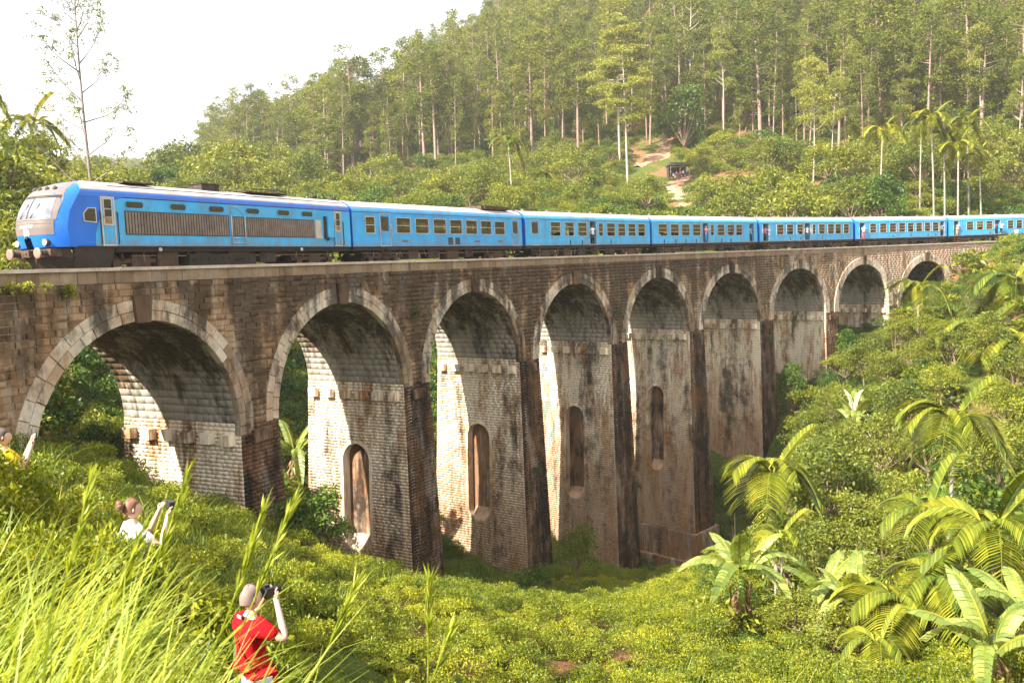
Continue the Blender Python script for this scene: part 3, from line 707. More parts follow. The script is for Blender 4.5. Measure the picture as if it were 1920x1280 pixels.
def carriage(name, s0, s1, openings, label, main, seed, vents=6, end_doors=True):
    """openings: (kind, x0, x1) with kind w = barred window, n = narrow, W = wide, s = small, d = open doorway, c = closed door"""
    root = empty(name); L = place(root, s0, s1); tag(root, label, 'carriage', 'blue carriages of the train')
    ZW = {'w': (.80, 1.88), 'n': (.80, 1.86), 'W': (.88, 1.80), 's': (.85, 1.80), 'd': (.03, 2.02), 'c': (.03, 2.02)}
    holes = [(a, b, *ZW[k]) for k, a, b in openings]
    bdy = MB(); side_wall(bdy, L, holes, -HALF); side_wall(bdy, L, holes, HALF)
    # shoulders, ends
    for sgn in (-1, 1):
        for i in range(2, 4):
            (y0, z0), (y1, z1) = SEC[i], SEC[i+1]; q = [(0, sgn*y0, z0), (L, sgn*y0, z0), (L, sgn*y1, z1), (0, sgn*y1, z1)]
            bdy.add(q if sgn < 0 else q[::-1], [(0,1,2,3)], 0, True)
    for x in (0.0, L):
        poly = [(x, y, z) for y, z in SEC] + [(x, -y, z) for y, z in SEC[:-1][::-1]]
        bdy.add(poly if x > 0 else poly[::-1], [tuple(range(len(poly)))], 1)
    bdy.box(0, L, -HALF - .012, -HALF - .001, 0.0, 0.035, 2); bdy.box(0, L, -HALF - .014, -HALF - .001, 2.08, 2.105, 2)
    bdy.build('body', [main, P_DARK, M_SOLE], root)
    br_ = MB(); br_.box(0.02, L - .02, -HALF - .010, -HALF - .001, .70, .725)
    for k in range(1, 7): br_.box(L * k / 7 - .006, L * k / 7 + .006, -HALF - .006, -HALF - .001, .04, .70)
    br_.build('belt_rail', [P_LIGHT if main is not P_LIGHT else P_CYAN], root)
    rf = MB(); full = [(-y, z) for y, z in SEC[4:]] + [(y, z) for y, z in SEC[4:-1][::-1]]
    rf.loft([[(x, y * 1.004, z + .004) for y, z in full] for x in np.linspace(-.04, L + .04, 14)], closed=False)
    rt = rf.build('roof', [P_ROOF], root)
    for k in range(vents):
        x = 1.4 + k * (L - 2.8) / max(1, vents - 1); v = MB(); v.tube([(x, -.15, 2.82), (x, -.15, 2.93), (x, -.15, 2.97)], [.11, .17, .08], 10); v.build('roof_vent', [P_GREY], rt)
    it = MB(); it.box(.05, L - .05, -HALF + .06, HALF - .06, 0.0, 0.04); it.box(.05, L - .05, -1.2, 1.2, 2.25, 2.28)
    it.build('floor', [M_INT], root)
    st = MB()
    doors = [(a, b) for k, a, b in openings if k in 'dc']; x = 1.9
    while x < L - 1.6:
        if not any(a - .5 < x < b + .5 for a, b in doors):
            for y in (-1.35, .45): st.box(x, x + .12, y, y + .9, .42, 1.15); st.box(x - .2, x + .32, y, y + .9, .38, .46)
        x += 1.75
    st.build('seats', [M_SEAT], root)
    rr = random.Random(seed)
    for k, a, b in openings:
        z0, z1 = ZW[k]
        for y in (-HALF, HALF):
            if k in 'wn': window(root, a, b, z0, z1, 2, y, rr.choice([None, .3, .45, .45, .6]), open_low=(rr.random() < .35))
            elif k in 'Ws': window(root, a, b, z0, z1, 1, y, None, open_low=False)
        if k == 'c':
            for y in (-HALF, HALF):
                d = MB(); s = 1 if y < 0 else -1; yy = y + s * .035
                ya, yb = sorted((yy - .015, yy + .015)); d.box(a, b, ya, yb, z0, .98); d.box(a, a + .09, ya, yb, .98, z1); d.box(b - .09, b, ya, yb, .98, z1); d.box(a + .09, b - .09, ya, yb, z1 - .16, z1)
                do = d.build('door', [P_GREY if 'A' in name else main], root); pane(root, a + .09, b - .09, .98, z1 - .16, yy, G_DARK, do)
                h = MB(); h.tube([(a + .12, yy - s * .05, .8), (a + .12, yy - s * .05, 1.05)], .015, 6); h.build('handle', [M_FRAME], do)
        if k in 'dc':
            f = MB(); ringframe(f, a, b, z0 + .05, z1, -HALF, .04, .012); f.build('door_frame', [M_FRAME], root)
            r = MB()
            for xx in (a - .1, b + .1): r.tube([(xx, -HALF - .06, .55), (xx, -HALF - .06, 1.45)], .016, 6)
            r.build('handrail', [M_FRAME], root)
            stp = MB()
            for q in range(2): stp.box(a + .08, b - .08, -HALF - .06, -HALF + .2, -.34 - q * .32, -.31 - q * .32)
            stp.tube([(a + .1, -HALF + .02, -.02), (a + .1, -HALF + .02, -.66)], .02, 5); stp.tube([(b - .1, -HALF + .02, -.02), (b - .1, -HALF + .02, -.66)], .02, 5)
            stp.build('step', [M_RUST], root)
            if k == 'd':                                   # leaf of the open door folded back inside
                d = MB(); d.box(b - .05, b - .01, -HALF + .07, -HALF + .8, .04, 2.0); d.build('door', [main], root)
    underframe(root, L, seed); bogie(root, 2.9); bogie(root, L - 2.9)
    gangway(root, L, L + (0.50))
    for sgn in (-1, 1):
        for x, dx in ((0.0, -.22), (L, .22)):
            b = MB(); b.tube([(x, sgn * .85, -.12), (x + dx * .6, sgn * .85, -.12)], .08, 9); b.tube([(x + dx * .6, sgn * .85, -.12), (x + dx, sgn * .85, -.12)], .2, 14, smooth=False); b.build('buffer', [M_BLACK], root)
    return root, L

CARS = [
 ('A', 17.05, 35.21, 'blue carriage with seven wide windows coupled directly behind the locomotive', P_LIGHT,
  [('s',1.13,1.91),('c',2.45,3.32),('W',3.95,5.25),('W',5.82,7.12),('W',7.68,8.98),('W',9.50,10.80),('W',11.32,12.60),('W',13.12,14.40),('W',14.88,16.16),('c',17.22,18.05)]),
 ('B', 35.80, 54.11, 'blue carriage with barred windows, second behind the locomotive', P_CYAN,
  [('c',.76,1.70),('w',3.29,4.55),('w',5.23,6.45),('w',7.07,8.30),('d',8.78,9.78),('n',10.18,10.78),('w',11.46,12.69),('w',13.26,14.38),('w',14.96,16.16),('w',16.68,17.81)]),
 ('C', 54.60, 73.20, 'blue carriage with a passenger in a long blue dress in its middle doorway', P_CYAN,
  [('w',1.06,2.40),('w',3.04,4.32),('w',4.87,6.16),('w',6.77,8.04),('d',8.51,9.46),('n',9.94,10.47),('w',11.19,12.45),('w',13.08,14.31),('w',14.76,15.92),('d',17.40,18.33)]),
 ('D', 73.78, 91.90, 'blue carriage with open doorways in its middle and front end, fourth behind the locomotive', P_CYAN,
  [('d',.62,1.70),('w',3.15,4.38),('w',4.99,6.23),('w',6.96,8.10),('d',8.45,9.55),('n',9.99,10.62),('w',11.30,12.51),('w',13.15,14.42),('w',14.74,15.91),('w',16.50,17.62)]),
 ('E', 92.58, 110.93, 'blue carriage with eight barred windows between two end doorways', P_CYAN,
  [('d',.78,1.80),('w',2.79,3.98),('w',4.73,6.0),('w',6.68,7.95),('w',8.55,9.82),('w',10.36,11.56),('w',12.1,13.38),('w',13.94,15.14),('w',15.68,16.95),('d',17.30,18.20)]),
 ('F', 111.52, 130.0, 'blue carriage at the far end of the train, sixth behind the locomotive', P_CYAN,
  [('d',.98,1.96),('w',3.47,4.77),('w',5.42,6.72),('w',7.37,8.66),('d',9.12,10.25),('w',11.78,12.96),('w',13.61,14.78),('w',15.4,16.6)]),
]
CARROOT = {}
for i, (k, a, b, lab, main, ops) in enumerate(CARS):
    CARROOT[k] = carriage('carriage', a, b, ops, lab, main, i + 3, vents=0 if k == 'A' else 6)
rA, LA = CARROOT['A']                          # cooling unit on the first carriage's roof, vents on its end
m = MB(); m.box(13.9, 17.3, -1.0, .9, 2.70, 2.98); m.box(14.2, 17.35, -1.12, -1.0, 2.72, 2.93); m.build('roof_unit', [M_RUST], rA)
m = MB(); m.tube([(.2, .3, 2.8), (.2, .3, 3.05)], .25, 10); m.build('roof_vent', [M_BLACK], rA)
m = MB()
for x in (9.2, 10.0): m.box(x, x + .55, -HALF - .006, -HALF - .001, .12 + (x > 9.5) * .02, .62)
m.build('soot_patch', [pmat('soot', (.06, .05, .05), .9)], rA)
m = MB()
for x in (4.4, 12.3, 15.2): m.box(x, x + .62, -HALF - .01, -HALF - .001, .30, .45)
m.build('vent_louvre', [P_GREY], rA)

# locomotive (streamlined power car)
LS0, LS1 = -1.85, 16.70
loco = empty('locomotive'); LL = place(loco, LS0, LS1)
tag(loco, 'blue streamlined diesel locomotive with long radiator grilles and grey nose ', 'locomotive')
NZ, NX = [-.05, .30, .80, 1.10, 1.45, 1.80, 2.15, 2.35, 2.55, 2.70, 2.80, 2.88], [.12, .02, .0, .03, .16, .36, .62, .86, 1.25, 1.75, 2.3, 3.2]
def nose_x(y, z): return float(np.interp(z, NZ, NX)) + 0.75 * (abs(y) / HALF) ** 3.2
def nose_pt(y, z, d=0.0): return (nose_x(y, z) - d, y, z)
per = [(y, z) for y, z in SEC] + [(-y, z) for y, z in SEC[:-1][::-1]]       # right bottom .. over the roof .. left bottom
per2 = []
for (a, b) in zip(per[:-1], per[1:]):
    for t in (0, .34, .67): per2.append((a[0] + (b[0] - a[0]) * t, a[1] + (b[1] - a[1]) * t))
per2.append(per[-1])
nb = MB(); ts = [0.0, .15, .3, .45, .6, .72, .82, .9, .95, .98, 1.0]; c0 = (0.0, 0.0)
rings = [[nose_pt(y * t, z * t) for y, z in per2] for t in ts[1:]]
nb.loft(rings, closed=False)
last = [(nose_x(y, z), y, z) for y, z in per2]
xs_ = [3.4, 6, 9, 12, 15, LL]
body_rings = [last] + [[(max(x, p[0] + .01), p[1], p[2]) for p in last] for x in xs_]
# split sides (deep blue) and roof (white)
isroof = [z > 2.32 for y, z in per2]
for r0, r1 in zip(body_rings[:-1], body_rings[1:]):
    for k in range(len(per2) - 1):
        nb.add([r0[k], r0[k+1], r1[k+1], r1[k]], [(0, 1, 2, 3)], 1 if (isroof[k] and isroof[k+1]) else 0, True)
poly = [(LL, y, z) for y, z in per2]; nb.add(poly, [tuple(range(len(poly)))], 0)
nb.build('body', [P_DARK, P_ROOF], loco)
def nose_patch(name, y0f, y1f, z0, z1, d, mat, ny=14, nz=8, parent=loco):
    m = MB(); rows_ = []
    for j in range(nz + 1):
        z = z0 + (z1 - z0) * j / nz; a, b = y0f(z), y1f(z)
        rows_.append([nose_pt(a + (b - a) * i / ny, z, d) for i in range(ny + 1)])
    m.loft(rows_, closed=False); return m.build(name, [mat], parent)
W1 = lambda z: 1.22 - max(0, z - 1.9) * .35
nose_patch('nose_mask', lambda z: -W1(z), W1, 1.10, 2.66, .006, P_GREY, nz=14)
nose_patch('nose_panel', lambda z: -1.16, lambda z: 1.16, .50, 1.085, .008, P_GREY)
ws = nose_patch('windscreen', lambda z: -1.10 + (z - 1.15) * .12, lambda z: 1.10 - (z - 1.15) * .12, 1.17, 1.98, .016, G_SCREEN)
nose_patch('screen_divider', lambda z: -.035, lambda z: .035, 1.17, 1.98, .024, M_BLACK, ny=2, parent=ws)
nose_patch('sun_visor', lambda z: -1.12, lambda z: 1.12, 1.985, 2.09, .03, M_BLACK)
nose_patch('side_screen', lambda z: .86 - (z - 1.15) * .05, lambda z: 1.12 - (z - 1.15) * .12, 1.19, 1.96, .022, G_DARK, ny=4)
nose_patch('panel_joint', lambda z: -1.1, lambda z: 1.1, .93, .945, .012, M_BLACK, nz=1)
m = MB()
for y in (-.35, .30): m.tube([nose_pt(y + .1, 1.18, .03), nose_pt(y - .15, 1.75, .035)], .014, 6)
m.build('wiper', [M_BLACK], ws)
for y in (-.62, -.2, .25, .68):
    m = MB(); p = nose_pt(y, 2.38, .0); m.tube([p, (p[0] - .06, y, 2.42)], .09, 12); m.build('marker_lamp', [G_DARK], loco)
for y in (-.86, .86):
    m = MB(); x = nose_x(y, .2); m.tube([(x + .1, y, .20), (x - .05, y, .20)], .15, 16); o = m.build('headlight', [M_BLACK], loco)
    m = MB(); m.tube([(x - .05, y, .20), (x - .075, y, .20)], .12, 16); m.build('lens', [M_LAMP], o)
for y in (-.86, .86):
    m = MB(); m.tube([(.75, y, -.22), (-.18, y, -.22)], .13, 12); m.box(.3, .8, y - .2, y + .2, -.42, -.02); o = m.build('buffer', [M_BLACK], loco)
    m = MB(); m.tube([(-.18, y, -.22), (-.23, y, -.22), (-.25, y, -.22)], [.22, .215, .15], 22, smooth=False); m.build('buffer_head', [M_BUF], o)
m = MB(); m.box(.15, .7, -1.15, 1.15, -.36, -.06); m.box(-.1, .3, -.16, .16, -.34, -.1); m.tube([(-.1, 0, -.2), (-.25, 0, -.3), (-.2, 0, -.5)], .05, 8)
for y in (-.5, .45): m.tube([(.1, y, -.2), (-.05, y, -.45), (.05, y + .05, -.8)], .03, 6)
m.build('coupling', [M_RUST], loco)
m = MB(); sk = [(nose_x(y, 0) + .12, y) for y in np.linspace(-1.38, 1.38, 13)]
m.loft([[(x, y, -.05) for x, y in sk], [(x + .1, y, -.45) for x, y in sk], [(x + .5, y * .93, -.98) for x, y in sk]], closed=False, smooth=False); m.build('snow_skirt', [M_SOLE], loco)
m = MB(); m.add([(1.0, -1.44, -.03), (2.9, -1.44, -.03), (2.55, -1.42, -.98), (1.0, -1.3, -.98)], [(0,1,2,3)]); m.add([(1.0, 1.44, -.03), (2.9, 1.44, -.03), (2.55, 1.42, -.98), (1.0, 1.3, -.98)], [(3,2,1,0)]); m.build('side_valance', [M_SOLE], loco)
# light blue side panel with a curved leading edge, cut round nothing: sits 6 mm proud
m = MB(); yy = -HALF - .006; pts = []
cur = [(1.97, .04), (2.02, .5), (2.15, .95), (2.34, 1.32), (2.6, 1.66), (2.92, 1.92), (3.4, 2.06)]
for sgn in (-1, 1):
    y = sgn * (HALF + .006)
    P = [(x, y, z) for x, z in cur] + [(LL - .02, y, 2.06), (LL - .02, y, .04)]
    m.add(P if sgn < 0 else P[::-1], [tuple(range(len(P)))])
m.build('side_panel', [P_CYAN], loco)
m = MB(); m.box(1.2, LL, -HALF - .03, -HALF + .03, -.03, .03); m.box(3.4, LL, -HALF - .02, -HALF, 2.07, 2.10); m.box(3.0, LL - .1, -1.12, -1.09, 2.56, 2.59); m.build('rain_strip', [M_SOLE], loco)
YL = -HALF - .008
def xloc(v): return v - 1.13      # measured from the nose tip of the picture fit
def ovalwin(x0, x1, z0, z1):
    m = MB(); r = (z1 - z0) / 2; P = []; Q = []
    for lst, g in ((P, 0.0), (Q, .05)):
        for t in np.linspace(-math.pi/2, math.pi/2, 9): lst.append((x1 - r + (r + g) * math.cos(t), (z0 + z1) / 2 + (r + g) * math.sin(t)))
        for t in np.linspace(math.pi/2, 1.5 * math.pi, 9): lst.append((x0 + r + (r + g) * math.cos(t), (z0 + z1) / 2 + (r + g) * math.sin(t)))
    m.loft([[(x, YL - .02, z) for x, z in P], [(x, YL - .025, z) for x, z in Q], [(x, YL + .02, z) for x, z in Q]], smooth=False)
    o = m.build('oval_window', [P_LIGHT], loco); g = MB(); g.add([(x, YL - .006, z) for x, z in P], [tuple(range(len(P)))]); g.build('pane', [G_DARK], o)
for a, b in ((4.65,5.57),(7.03,7.92),(9.31,10.25),(11.73,12.64),(13.98,14.89),(15.87,16.76)): ovalwin(xloc(a), xloc(b), 1.66, 1.92)
def grille(x0, x1, z0, z1):
    m = MB(); m.box(x0, x1, YL - .004, YL + .01, z0, z1); ringframe(m, x0, x1, z0, z1, YL, .03, .03); o = m.build('radiator_grille', [M_BLACK], loco)
    x = x0 + .03
    while x < x1 - .03:
        s = MB(); s.add([(x, YL - .005, z0), (x + .055, YL - .045, z0), (x + .07, YL - .045, z0), (x + .07, YL - .005, z0), (x, YL - .005, z1), (x + .055, YL - .045, z1), (x + .07, YL - .045, z1), (x + .07, YL - .005, z1)],
                        [(0,1,5,4),(1,2,6,5),(2,3,7,6),(0,3,2,1),(4,5,6,7)]); s.build('slat', [M_GRILLE], o); x += .155
grille(xloc(4.62), xloc(10.49), .55, 1.50); grille(xloc(11.64), xloc(16.84), .55, 1.46); grille(xloc(10.74), xloc(11.50), .55, 1.46)
m = MB()
for x in (xloc(10.66), xloc(11.56)): m.tube([(x, YL - .07, .12), (x, YL - .07, 1.55)], .028, 7)
for z in (.2, .45): m.tube([(xloc(10.66), YL - .07, z), (xloc(11.56), YL - .07, z)], .02, 6)
m.tube([(xloc(10.66), YL - .06, 1.55), (xloc(10.66), YL - .04, 1.95), (xloc(11.1), YL - .04, 1.95), (xloc(11.56), YL - .05, 1.6)], .016, 6)
m.build('ladder', [M_FRAME], loco)
def loco_door(x0, x1, z0, z1):
    m = MB(); m.box(x0, x1, YL - .012, YL + .01, z0, z1, 1); ringframe(m, x0, x1, z0, z1, YL, .06, .03, 0, ()); o = m.build('door', [M_FRAME, P_CYAN], loco)
    h = z1 - z0
    for k, (a, b) in enumerate(((.78, .97), (.60, .755), (.44, .575))):
        f = MB(); ringframe(f, x0 + .1, x1 - .1, z0 + h * a, z0 + h * b, YL - .01, .05, .02); w = f.build('window_frame', [M_FRAME], o)
        pane(loco, x0 + .1, x1 - .1, z0 + h * a, z0 + h * b, YL - .018, G_DARK if k < 2 else M_SHUT, w)
    hh = MB()
    for x in (x0 - .14, x1 + .14): hh.tube([(x, YL - .01, .12), (x, YL - .07, .15), (x, YL - .07, 1.42), (x, YL - .01, 1.45)], .026, 7)
    hh.build('handrail', [M_SOLE], o); return o
loco_door(xloc(3.50), xloc(4.05), .10, 2.02); loco_door(xloc(18.68), xloc(19.22), .12, 1.98)
m = MB(); P = [(xloc(2.62), 1.02), (xloc(3.22), .98), (xloc(3.22), 1.60), (xloc(2.85), 1.60), (xloc(2.62), 1.36)]
def nside(x): return -HALF * 1.0
m.add([(x, -HALF - .03, z) for x, z in P] + [(x, -HALF + .05, z) for x, z in P], [(0,1,2,3,4)] + [(k, 5+k, 5+(k+1) % 5, (k+1) % 5) for k in range(5)]); o = m.build('cab_side_window', [M_FRAME], loco)
cx_, cz_ = sum(p[0] for p in P) / 5, sum(p[1] for p in P) / 5
m = MB(); m.add([(cx_ + (x - cx_) * .86, -HALF - .034, cz_ + (z - cz_) * .86) for x, z in P], [(0,1,2,3,4)]); m.build('pane', [G_DARK], o)
m = MB(); m.box(xloc(17.01), xloc(17.45), YL - .006, YL + .02, .52, 1.46); ringframe(m, xloc(17.01), xloc(17.45), .52, 1.46, YL, .05, .03, 0, (.83, 1.22)); m.build('louvre_window', [M_FRAME], loco)
m = MB(); m.box(xloc(17.86), xloc(18.42), YL - .16, YL, .55, 1.70); m.build('equipment_cabinet', [P_CYAN], loco)
m = MB(); m.box(xloc(17.70), xloc(17.85), YL - .1, YL, .45, 1.72); m.tube([(xloc(17.95), YL - .08, .55), (xloc(17.95), YL - .08, .36)], .07, 8); m.build('cable_conduit', [M_BLACK], loco)
m = MB(); m.box(8.8, 9.9, -.45, .45, 2.80, 3.10); m.box(8.75, 9.95, -.5, .5, 3.10, 3.13); m.build('exhaust_stack', [M_BLACK], loco)
m = MB(); m.box(4.0, 5.6, -.85, -.1, 2.80, 2.86); m.build('roof_hatch', [M_RUST], loco)
m = MB(); m.box(11.5, 14.4, -.75, .7, 2.82, 2.88)
for x in (11.4, 12.4, 13.4, 14.4): m.tube([(x, -.8, 2.8), (x, -.8, 3.02), (x, .8, 3.02), (x, .8, 2.8)], .022, 6)
for y in (-.8, .8): m.tube([(11.4, y, 3.02), (14.4, y, 3.02)], .022, 6)
m.build('roof_rack', [M_SOLE], loco)
m = MB(); m.tube([(17.3, -.2, 2.8), (17.3, -.2, 3.02)], .22, 12); m.build('roof_vent', [M_BLACK], loco)
def text(body, size, loc_fn, parent, mat):
    cu = bpy.data.curves.new('lettering', 'FONT'); cu.body = body; cu.size = size; cu.align_x = 'CENTER'; cu.align_y = 'CENTER'; cu.extrude = 0.004
    t = bpy.data.objects.new('lettering', cu); col.objects.link(t)
    dg = bpy.context.evaluated_depsgraph_get(); me = bpy.data.meshes.new_from_object(t.evaluated_get(dg)); col.objects.unlink(t); bpy.data.objects.remove(t)
    for v in me.vertices: v.co = loc_fn(v.co.x, v.co.y, v.co.z)
    return link('lettering', me, parent, [mat])
for s_, z_, sz in (('10008 917', .84, .19), ('80A', .69, .18), ('939', .53, .23)):
    text(s_, sz, lambda x, y, z, z_=z_: nose_pt(-x, z_ + y, .018 + z), loco, M_WHITE)
m = MB(); m.tube([nose_pt(0, .42, -.02), nose_pt(0, .42, .05)], .06, 10); m.build('lamp_socket', [M_BLACK], loco)
underframe(loco, LL, 99, 2.9); bogie(loco, 4.4, 2.6); bogie(loco, LL - 3.0, 2.6)
m = MB(); m.box(6.9, 11.2, -1.36, 1.36, -.88, -.32)
for k in range(9): m.tube([(7.2 + k * .45, -1.36, -.55), (7.2 + k * .45, -1.40, -.55)], .07, 10)
m.build('fuel_tank', [M_SOLE], loco)
for x in (5.2, 14.6): m = MB(); m.tube([(x, -HALF + .02, -.11), (x, -HALF - .03, -.11)], .09, 14); m.build('filler_cap', [M_FRAME], loco)
gangway(loco, LL, LL + .35)
# ---------------------------------------------------------------- people
SKIN_A = pmat('skin_fair', (0.55, 0.34, 0.24), 0.5, var=0.08, scale=6); SKIN_B = pmat('skin_brown', (0.24, 0.125, 0.075), 0.5, var=0.08, scale=6)
def cloth(name, c): return pmat(name, c, 0.9, var=0.12, scale=5, bmp=0.3, spec=0.15)
C_RED = cloth('red_jersey', (0.36, 0.004, 0.008)); C_WHITE = cloth('white_cotton', (0.72, 0.71, 0.74)); C_YEL = cloth('yellow_cotton', (0.80, 0.56, 0.02)); C_JEAN = cloth('blue_denim', (0.06, 0.16, 0.36)); C_LJEAN = cloth('pale_denim', (0.28, 0.42, 0.52))
C_DARK = cloth('dark_trousers', (0.025, 0.025, 0.035)); C_SARI = cloth('long_blue_dress', (0.02, 0.10, 0.24)); C_PINK = cloth('pink_cotton', (0.55, 0.16, 0.22)); C_GREY = cloth('grey_cotton', (0.30, 0.30, 0.32)); C_KHAKI = cloth('khaki_cotton', (0.36, 0.28, 0.17))
H_DARK = pmat('dark_hair', (0.025, 0.016, 0.011), 0.6); H_BROWN = pmat('brown_hair', (0.16, 0.075, 0.04), 0.6); H_GREY = pmat('greying_hair', (0.075, 0.05, 0.038), 0.7); M_GEAR = pmat('black_camera', (0.02, 0.02, 0.022), 0.4)
def skinned(name, J, E, sub=1):
    """limbs grown round a skeleton of joints {name: (point, radius)}"""
    ks = list(J); me = bpy.data.meshes.new(name); me.from_pydata([J[k][0] for k in ks], [(ks.index(a), ks.index(b)) for a, b in E], [])
    o = bpy.data.objects.new(name, me); col.objects.link(o); md = o.modifiers.new('skin', 'SKIN'); md.use_smooth_shade = True
    for i, k in enumerate(ks):
        r = J[k][1]; me.skin_vertices[0].data[i].radius = (r, r) if not isinstance(r, tuple) else r; me.skin_vertices[0].data[i].use_root = (i == 0)
    s = o.modifiers.new('sub', 'SUBSURF'); s.levels = sub
    bpy.context.view_layer.update(); out = bpy.data.meshes.new_from_object(o.evaluated_get(bpy.context.evaluated_depsgraph_get()))
    bpy.data.objects.remove(o); return out
ARM = {'hang': ((.24, -.02, 1.13), (.23, .06, .88)), 'camera': ((.35, .17, 1.26), (.12, .22, 1.56)), 'phone': ((.31, .24, 1.20), (.20, .36, 1.50)), 'rail': ((.30, .12, 1.30), (.36, .26, 1.52)), 'lap': ((.23, .1, 1.12), (.14, .28, .98)), 'sill': ((.26, .18, 1.16), (.20, .40, 1.18)), 'up': ((.30, .10, 1.56), (.30, .14, 1.82))}
def body_joints(r_arm, l_arm, sit=False):
    J = {'pelvis': ((0, 0, .99), .125), 'waist': ((0, .01, 1.10), .115), 'chest': ((0, 0, 1.30), .13), 'neck': ((0, -.01, 1.46), .058), 'head': ((0, .005, 1.54), .054)}
    E = [('pelvis', 'waist'), ('waist', 'chest'), ('chest', 'neck'), ('neck', 'head')]
    for s, n, arm in ((1, 'R', r_arm), (-1, 'L', l_arm)):
        e, w = ARM[arm]; e = (s * e[0], e[1], e[2]); w = (s * w[0], w[1], w[2]); d = Vector(w) - Vector(e); h = Vector(w) + d.normalized() * .09
        J['sh' + n] = ((s * .18, -.005, 1.405), .068); J['el' + n] = (e, .042); J['wr' + n] = (w, .028); J['ha' + n] = (tuple(h), (.042, .02))
        E += [('chest', 'sh' + n), ('sh' + n, 'el' + n), ('el' + n, 'wr' + n), ('wr' + n, 'ha' + n)]
        hip = (s * .095, 0, .84); kn = (s * .11, .03, .50) if not sit else (s * .12, .44, .90); an = (s * .11, -.01, .09) if not sit else (s * .12, .46, .48); to = (an[0] + s * .02, an[1] + .15, an[2] - .05)
        J['hi' + n] = (hip, .092); J['kn' + n] = (kn, .062); J['an' + n] = (an, .042); J['to' + n] = (to, .036)
        E += [('pelvis', 'hi' + n), ('hi' + n, 'kn' + n), ('kn' + n, 'an' + n), ('an' + n, 'to' + n)]
    return J, E
def head_into(m, c, turn=0.0):
    n, k = 14, 10; R0 = Matrix.Rotation(turn, 3, 'Z'); vs = []
    for i in range(k + 1):
        ph = math.pi * i / k
        for j in range(n):
            a = 2 * math.pi * j / n; x, y, z = .076 * math.sin(ph) * math.cos(a), .098 * math.sin(ph) * math.sin(a), .122 * math.cos(ph)
            if z < 0: x *= 1 + z * 1.6; y *= 1 + z * .6
            if y > .07 and abs(x) < .03 and -.05 < z < .02: y += .028 * (1 - abs(x) / .03)
            if y > .06 and abs(abs(x) - .035) < .015 and .0 < z < .03: y -= .012
            vs.append(Vector(c) + R0 @ Vector((x, y, z)))
    m.add(vs, [(i*n+j, i*n+(j+1) % n, (i+1)*n+(j+1) % n, (i+1)*n+j) for i in range(k) for j in range(n)], 0, True)
    for s in (-1, 1):
        p = Vector(c) + R0 @ Vector((s * .076, -.005, -.01)); m.tube([p + R0 @ Vector((0, 0, -.03)), p + R0 @ Vector((s * .012, -.012, 0)), p + R0 @ Vector((0, -.005, .03))], [.008, .014, .008], 6)
def hand_into(m, J, n, s):
    w, h = Vector(J['wr' + n][0]), Vector(J['ha' + n][0]); d = (h - w).normalized(); side = d.cross(Vector((0, 1, 0.2))).normalized(); curl = side.cross(d).normalized()
    for i, L in enumerate((.070, .080, .076, .060)):
        b = h + side * (i - 1.5) * .019 - d * .01; m.tube([b, b + d * L * .5 + curl * .006, b + d * L * .8 + curl * .028], [.0095, .009, .007], 6)
    b = w + d * .03 + side * .035 * s; m.tube([b, b + side * .03 * s + d * .025, b + side * .035 * s + d * .055 + curl * .012], [.012, .010, .008], 6)
def mesh_into(m, me):
    m.add([v.co for v in me.vertices], [tuple(p.vertices) for p in me.polygons], 0, True)
PCACHE = {}
